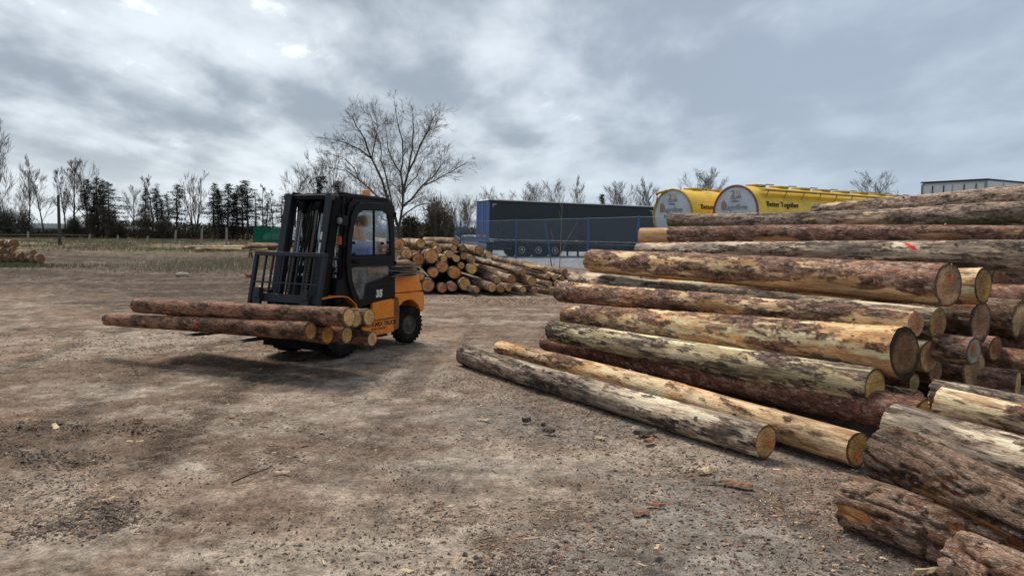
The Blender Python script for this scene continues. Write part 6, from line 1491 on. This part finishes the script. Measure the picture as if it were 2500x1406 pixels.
def tree(key, x, ytop, Y, rz, label, grp, name='bare_tree', cat='tree', wide=1.0, base_z=0.0):
    if Y > 80 and x < 760: Y = Y + 34
    p = px(x, 570, Y); top = px(x, ytop, Y).z; s = (top - base_z) / 10.0
    t = empty(name, (p.x, Y, base_z), rz); t.scale = (s * wide, s * wide, s); tag(t, label, cat, grp)
    a, c = PROTO[key]; link('trunk', a, None, t); link('crown', c, None, t); return t
GL = 'bare trees along the field'; GCf = 'spruces along the field'; GR = 'bare trees beyond the trailers'
for i, (k, x, yt, Y, w, lab) in enumerate([
    ('tall2', -22, 322, 66, 1.15, 'pale twigged tree cut by the left edge, tallest at the far left'), ('round2', 12, 470, 92, 1.0, 'low bare tree at the left edge behind the log pile'),
    ('tall2', 72, 398, 92, 1.0, 'slender bare tree with two tall upright tips, left of the wooden pole'), ('round1', 108, 428, 95, 1.0, 'rounder bare tree just left of the wooden pole'),
    ('tall1', 160, 412, 97, 1.0, 'narrow bare tree right behind the wooden pole'), ('tall1', 188, 388, 95, 1.25, 'tallest bare tree of the left group'), ('round2', 214, 400, 98, .9, 'bare tree whose crown overlaps the first dark spruces'),
    ('round1', 326, 462, 98, 1.1, 'bare tree standing in the gap right of the first spruce group'), ('tall1', 372, 430, 102, 1.3, 'bare tree rising behind the second spruce group'), ('multi', 478, 438, 96, 1.1, 'pale fan-shaped many-stemmed tree between two spruce groups'),
    ('thin', 452, 500, 95, 1.0, 'thin bare sapling left of the pale fan-shaped tree'), ('thin', 643, 448, 96, 1.3, 'thin bare tree right of the last spruces'), ('thin', 668, 462, 94, 1.4, 'thin bare tree above the green screen fence'),
    ('round2', 722, 418, 88, 1.2, 'bare tree with a rounded crown left of the mast top'), ('multi2', 800, 388, 70, .9, 'slim many-stemmed tree behind the mast'), ('multi2', 855, 430, 60, 1.0, 'brushy bare tree behind the cab roof'),
    ('round1', 40, 480, 96, 1.0, 'small bare tree under the slender two-tipped one')]):
    tree(k, x, yt, Y, i * 1.3, lab, GL, wide=w)
for i, (k, x, yt, Y, w, lab) in enumerate([
    ('spruce2', 214, 437, 90, 1.0, 'spruce at the left of the first dark group'), ('spruce1', 240, 431, 90, 1.1, 'tallest spruce in the middle of the first dark group'), ('spruce3', 266, 443, 89, 1.0, 'broad-topped spruce at the right of the first dark group'),
    ('spruce1', 357, 460, 92, .9, 'spruce at the left of the second group'), ('spruce2', 386, 460, 92, 1.1, 'spruce with a flat tuft in the second group'), ('spruce1', 410, 473, 92, 1.0, 'lower spruce in the second group'), ('spruce2', 432, 450, 92, 1.2, 'pointed spruce at the right of the second group'),
    ('spruce1', 524, 446, 90, 1.0, 'left spruce of the third group'), ('spruce3', 533, 460, 89, .8, 'spruce pressed against the left one of the third group'), ('spruce2', 556, 448, 90, 1.1, 'second spruce of the third group'), ('spruce1', 580, 452, 91, .9, 'third spruce of the third group'),
    ('spruce2', 605, 440, 90, 1.2, 'pointed tallest spruce of the third group'), ('dense', 542, 466, 91, .8, 'low dense spruce filling the gap between the left two of the third group'), ('spruce3', 592, 456, 92, .8, 'spruce crowding the pointed tallest one of the third group'), ('dense', 568, 470, 92, .8, 'low dense spruce in the middle of the third group'), ('dense', 398, 486, 92, .8, 'low dense spruce in the middle of the second group'), ('spruce1', 253, 438, 91, .9, 'spruce squeezed between the two right-hand ones of the first dark group'), ('dense', 228, 470, 91, .8, 'low dense spruce at the foot of the first dark group'),
    ('scrag', 624, 462, 90, 1.2, 'scraggy spruce right of the pointed one'), ('scrag', 652, 490, 88, 1.5, 'scraggy low spruce above the green screen'),
    ('dense', 776, 428, 64, .9, 'dense dark conifer behind the mast top'), ('dense', 822, 438, 66, .8, 'second dark conifer right of the mast'), ('dense', 5, 500, 84, 1.2, 'dark conifer at the left edge'), ('scrag', 690, 478, 92, 1.6, 'scraggy conifer just left of the mast'),
    ('dense', 1465, 472, 112, .8, 'small dark conifer above the dark trailer roof')]):
    tree(k, x, yt, Y, i * 1.9, lab, GCf if x < 1000 else None, 'spruce_tree', wide=w * 1.6)
for i, (k, x, yt, Y, w, lab) in enumerate([
    ('round2', 1196, 462, 115, .9, 'bare tree above the left end of the dark trailer'), ('round1', 1285, 455, 115, 1.0, 'bare tree second from the left above the dark trailer'), ('round2', 1310, 458, 118, 1.1, 'bare tree close behind the second one above the trailer'),
    ('round1', 1372, 452, 112, 1.1, 'round-crowned bare tree above the middle of the dark trailer'), ('tall2', 1412, 448, 112, 1.1, 'upright bare tree right of the round-crowned one'), ('round1', 1488, 456, 112, 1.1, 'bare tree right of the small dark conifer'),
    ('round2', 1523, 452, 110, 1.1, 'wide bare tree above the right end of the dark trailer'), ('tall2', 1568, 450, 108, 1.2, 'bare tree in the gap before the first tanker'), ('round1', 1595, 458, 106, 1.0, 'bare tree partly behind the first tanker disc'),
    ('round2', 1692, 424, 100, 1.1, 'bare tree rising above the first tanker, left of two'), ('round1', 1735, 428, 100, 1.2, 'bare tree rising above the first tanker, right of two'), ('round2', 2140, 426, 105, 1.5, 'broad bare tree above the far end of the yellow tanker'),
    ('bush', 1125, 495, 90, 1.0, 'brushy tree left of the blue trailer doors'), ('tall1', 1100, 505, 92, 1.3, 'thin bare tree behind the parked cars'), ('round1', 1150, 500, 95, 1.0, 'bare tree touching the blue trailer doors'),
    ('multi2', 1240, 478, 120, 1.2, 'faint low tree above the dark trailer between two larger ones')]):
    tree(k, x, yt, Y, i * 1.1 + .5, lab, GR, wide=w)
# big many-stemmed tree
def hero_tree():
    Y = 40.0; base = px(975, 560, Y); base.z = 0; t = empty('large_bare_tree', base); tag(t, 'large bare tree with a wide many-stemmed crown rising behind the forklift cab', 'tree')
    rs = random.Random(77); TR = []; CRW = []
    def tw(p, d, L_, r, lev):
        n = 4 if lev < 3 else 3; pts = [p]; rr = [r]; rend = max(.0042, r * .3)
        for i in range(n):
            d = (d + Vector((rs.gauss(0, .07), rs.gauss(0, .07), rs.gauss(.02, .07)))).normalized(); q = pts[-1] + d * L_ / n; r1 = r + (rend - r) * (i + 1) / n; CRW.append((pts[-1], q, rr[-1], r1)); pts.append(q); rr.append(r1)
        if lev >= 3: return
        for j in range(5 if lev == 1 else 4):
            u = rs.uniform(.25, 1); i = min(n - 1, int(u * n)); q = pts[i].lerp(pts[i + 1], u * n - i); b_ = (pts[i + 1] - pts[i]).normalized(); ax = Matrix.Rotation(rs.uniform(0, 2 * PI), 3, b_) @ b_.orthogonal().normalized()
            tw(q, (Matrix.Rotation(rs.uniform(.4, .9), 3, ax) @ b_), L_ * rs.uniform(.35, .6), max(.0042, rr[i] * .5), lev + 1)
    limbs = [  # main limbs traced as they stand: (photo x, y) with depth offset
     ([(975, 590), (978, 530), (985, 470), (978, 410), (985, 360), (975, 300), (963, 232)], .10, 0.0), ([(985, 480), (1000, 410), (1012, 350), (1016, 300), (1014, 258)], .09, .8), ([(1000, 410), (1030, 350), (1058, 300), (1078, 260)], .075, -.4),
     ([(965, 560), (955, 500), (930, 430), (903, 375), (885, 325), (862, 290), (852, 262)], .11, -.7), ([(903, 375), (870, 350), (838, 335), (805, 325)], .06, -.9), ([(950, 500), (915, 470), (870, 430), (835, 405), (790, 398)], .075, 1.0), ([(872, 430), (858, 400), (830, 372), (786, 362)], .045, 1.3),
     ([(985, 500), (1010, 480), (1040, 445), (1080, 430), (1120, 410), (1165, 385)], .085, .5), ([(1050, 440), (1075, 418), (1090, 395), (1094, 370)], .045, .2), ([(970, 520), (940, 420), (927, 380), (925, 330), (905, 280)], .06, 1.2), ([(978, 420), (960, 385), (945, 345), (940, 300)], .05, -1.1),
     ([(905, 378), (912, 330), (918, 290), (900, 262)], .04, -.2), ([(985, 470), (970, 450), (950, 430), (948, 390)], .04, 1.5), ([(990, 540), (1020, 500), (1050, 490), (1090, 500)], .05, -1.2), ([(970, 560), (930, 530), (905, 480), (880, 445)], .05, -1.5), ([(1012, 350), (1040, 330), (1060, 300), (1072, 268)], .045, 1.1), ([(1000, 460), (1025, 420), (1040, 385), (1062, 360)], .05, 1.8)]
    for pts, r, dz in limbs:
        P_ = []
        for i, (x, y) in enumerate(pts):
            x = 975 + (x - 975) * (.86 if x > 975 else .94); y = 590 + (y - 590) * .94
            p = px(x, y, Y + dz * i / (len(pts) - 1) * 1.4 + (0 if i == 0 else rs.uniform(-.15, .15))) - base
            P_.append(p)
        if P_[0].z < .3: P_[0].z = -.1
        if TR: P_[0] = min((s_[1] for s_ in TR), key=lambda v_: (v_ - P_[0]).length).copy()
        n = len(P_)
        for i in range(n - 1):
            ra = r * .72 * (1 - .85 * i / (n - 1)) + .006; rb_ = r * .72 * (1 - .85 * (i + 1) / (n - 1)) + .006; m = P_[i].lerp(P_[i + 1], .5) + Vector((rs.gauss(0, .05), rs.gauss(0, .05), 0))
            TR.append((P_[i], m, ra, (ra + rb_) / 2)); TR.append((m, P_[i + 1], (ra + rb_) / 2, rb_))
            if P_[i].z < 1.6: continue
            dirn = (P_[i + 1] - P_[i]).normalized()
            for j in range(7):
                u = rs.random(); q = P_[i].lerp(P_[i + 1], u); ax = Matrix.Rotation(rs.uniform(0, 2 * PI), 3, dirn) @ dirn.orthogonal().normalized()
                tw(q, (Matrix.Rotation(rs.uniform(.4, 1.0), 3, ax) @ dirn + Vector((0, 0, .15))).normalized(), rs.uniform(.5, 1.25) * (1.15 - .5 * i / n), max(.005, ra * .28), 1)
        tw(P_[-1], dirn, .5, .010, 1)
    a = seg_mesh('trunk', TR, 6); a.materials.append(M['trunk']); c = seg_mesh('crown', CRW, 3); c.materials.append(M['deadtwig']); link('trunk', a, None, t); link('crown', c, None, t)
hero_tree()
# bushes behind the round-ended pile
def leafy(x, ytop, Y, wid, label, dark=False, n=5200, base_y=590, name='bush'):
    p = px(x, 570, Y); H_ = px(x, ytop, Y).z; t = empty(name, (p.x, Y, 0)); tag(t, label, 'bush', 'bushes beyond the log piles'); rs = np.random.RandomState(int(x)); R_ = wid * Y / FPX / 2
    k = 26; th_ = rs.rand(k) * 2 * PI; cz_ = rs.rand(k) ** .8 * H_ * .86; cr_ = R_ * (0.9 - .55 * cz_ / H_) * rs.rand(k); cx = cr_ * np.cos(th_); cy = cr_ * np.sin(th_)
    i = rs.randint(0, k, n); s = .10 + .17 * R_; C_ = np.stack([cx[i] + rs.randn(n) * s, cy[i] + rs.randn(n) * s, np.clip(cz_[i] + rs.randn(n) * s * .9, 0, H_)], 1)
    d1 = rs.randn(n, 3) * .10; d2 = rs.randn(n, 3) * .06; V = np.stack([C_, C_ + d1, C_ + d2], 1).reshape(-1, 3); me = mesh_np('crown', V, np.arange(n * 3).reshape(-1, 3), smooth=False); me.materials.append(M['thicket' if dark else 'ivy']); link('crown', me, None, t)
    segs = []
    for j in range(70):
        a = rs.rand() * 2 * PI; e = Vector((math.cos(a) * R_ * rs.rand(), math.sin(a) * R_ * rs.rand(), H_ * rs.uniform(.5, 1.05))); m = e * .5 + Vector((rs.randn() * .1, rs.randn() * .1, .1)); segs += [(Vector((e.x * .15, e.y * .15, 0)), m, .03, .02), (m, e, .02, .008)]
        for q in range(3): segs.append((m.lerp(e, rs.rand()), m.lerp(e, rs.rand()) + Vector((rs.randn() * .4, rs.randn() * .4, rs.rand() * .5)), .012, .007))
    me = seg_mesh('trunk', segs, 3); me.materials.append(M['deadtwig']); link('trunk', me, None, t)
leafy(1062, 482, 44, 78, 'brown-green leafy bush right of the large bare tree'); leafy(1000, 520, 43, 50, 'dark bush under the large bare tree', True, 2600); leafy(1095, 520, 50, 40, 'small twiggy bush left of the fence posts', False, 1800)
leafy(905, 470, 52, 90, 'twiggy bush behind the cab roof', True, 2600); leafy(840, 470, 55, 90, 'dark brush between mast and cab', True, 3600); leafy(760, 480, 56, 80, 'dark brush left behind the mast', True, 2600)
leafy(1030, 545, 52, 60, 'low dark scrub behind the top logs', True, 3000)
for i, (x, yt, w) in enumerate([(225, 520, 60), (265, 500, 55), (290, 540, 40), (355, 515, 60), (395, 535, 50), (180, 525, 50), (60, 515, 60), (20, 500, 60)]):
    leafy(x, yt, 121, w, ['brown thicket left of the first spruce trunks', 'dark ivy-covered thicket under the first spruces', 'low thicket at the right foot of the first spruces', 'twiggy thicket under the second spruce group', 'low thicket in the middle of the second spruce group',
          'brown thicket right of the wooden pole', 'dark thicket left of the wooden pole', 'dark thicket at the left edge under the conifer'][i], True, 5200)
# sapling in front of the dark trailer
def sapling():
    Y = 36.2; b0 = px(1368, 650, Y); b0.z = 0; t = empty('sapling', b0); tag(t, 'thin leafless sapling standing at the fence in front of the dark trailer', 'tree'); rs = random.Random(4); T_ = []; C_ = []
    pts = [px(x, y, Y) - b0 for x, y in [(1366, 650), (1369, 600), (1370, 560), (1373, 500), (1371, 470)]]; pts[0].z = 0
    for i in range(4): T_.append((pts[i], pts[i + 1], .022 - .004 * i, .018 - .004 * i))
    for (x, y, x2, y2) in [(1370, 620, 1385, 585), (1385, 585, 1412, 540), (1368, 625, 1352, 590), (1352, 590, 1344, 560), (1373, 500, 1378, 478), (1370, 540, 1364, 515), (1372, 510, 1366, 490), (1347, 655, 1343, 620), (1352, 650, 1356, 615)]:
        C_.append((px(x, y, Y) - b0, px(x2, y2, Y) - b0, .012, .007))
    a = seg_mesh('trunk', T_, 5); a.materials.append(M['twig_light']); c = seg_mesh('crown', C_, 4); c.materials.append(M['twig_light']); link('trunk', a, None, t); link('crown', c, None, t)
sapling()
# hedge-like undergrowth line and far woodland
def undergrowth(name, x0, x1, Y0, Y1, hfun, n, mat, label, leaf=.25, kind='stuff'):
    rs = np.random.RandomState(int(abs(x0)) + n); u = rs.rand(n); X = x0 + (x1 - x0) * u; Y = Y0 + (Y1 - Y0) * rs.rand(n); h = hfun(X, Y) ; Z = h * rs.rand(n) ** .9
    C_ = np.stack([X, Y, Z], 1); d1 = rs.randn(n, 3) * leaf; d2 = rs.randn(n, 3) * leaf * .5; V = np.stack([C_, C_ + d1, C_ + d2], 1).reshape(-1, 3)
    me = mesh_np(name, V, np.arange(n * 3).reshape(-1, 3), smooth=False); me.materials.append(M[mat]); o = link(name, me); tag(o, label, None, None, kind)
def hf(lo, hi, sc): return lambda X, Y: lo + (hi - lo) * fbm(np.stack([X * sc, X * 0, X * 0 + 3], 1), 4, .6)
undergrowth('undergrowth', -125, -14, 124, 136, hf(.3, 3.0, .07), 46000, 'thicket', 'dark brambles and undergrowth along the far side of the field', .22)
undergrowth('undergrowth', -12, 20, 88, 94, hf(.5, 2.4, .12), 14000, 'thicket', 'dark undergrowth beyond the parked cars', .22)
undergrowth('far_woodland', -330, 330, 290, 330, hf(1.5, 5.5, .02), 70000, 'thicket', 'low line of far woodland on the horizon', .7)
undergrowth('scrub_hedge', 12, 80, 118, 126, hf(1.5, 4.5, .07), 16000, 'thicket', 'dark scrub behind the parked trailers', .4)
b = MB(); p = px(120, 545, 170); b.box((p.x - 9, 168, 0), (p.x + 9, 178, 1.6)); b.prism([(p.x - 10, 1.6), (p.x + 10, 1.6), (p.x + 9, 2.6), (p.x - 9, 2.6)], 167, 179); o = b.build('low_shed', M['shed']); tag(o, 'pale roofed shed glimpsed low behind the left trees', 'shed', 'sheds far behind the trees')
b = MB(); p = px(300, 552, 165); b.box((p.x - 4, 163, 0), (p.x + 4, 170, 1.3)); b.prism([(p.x - 4.5, 1.3), (p.x + 4.5, 1.3), (p.x + 4, 2.1), (p.x - 4, 2.1)], 162, 171); o = b.build('low_shed', M['shed']); tag(o, 'small pale shed right of the first spruces', 'shed', 'sheds far behind the trees')
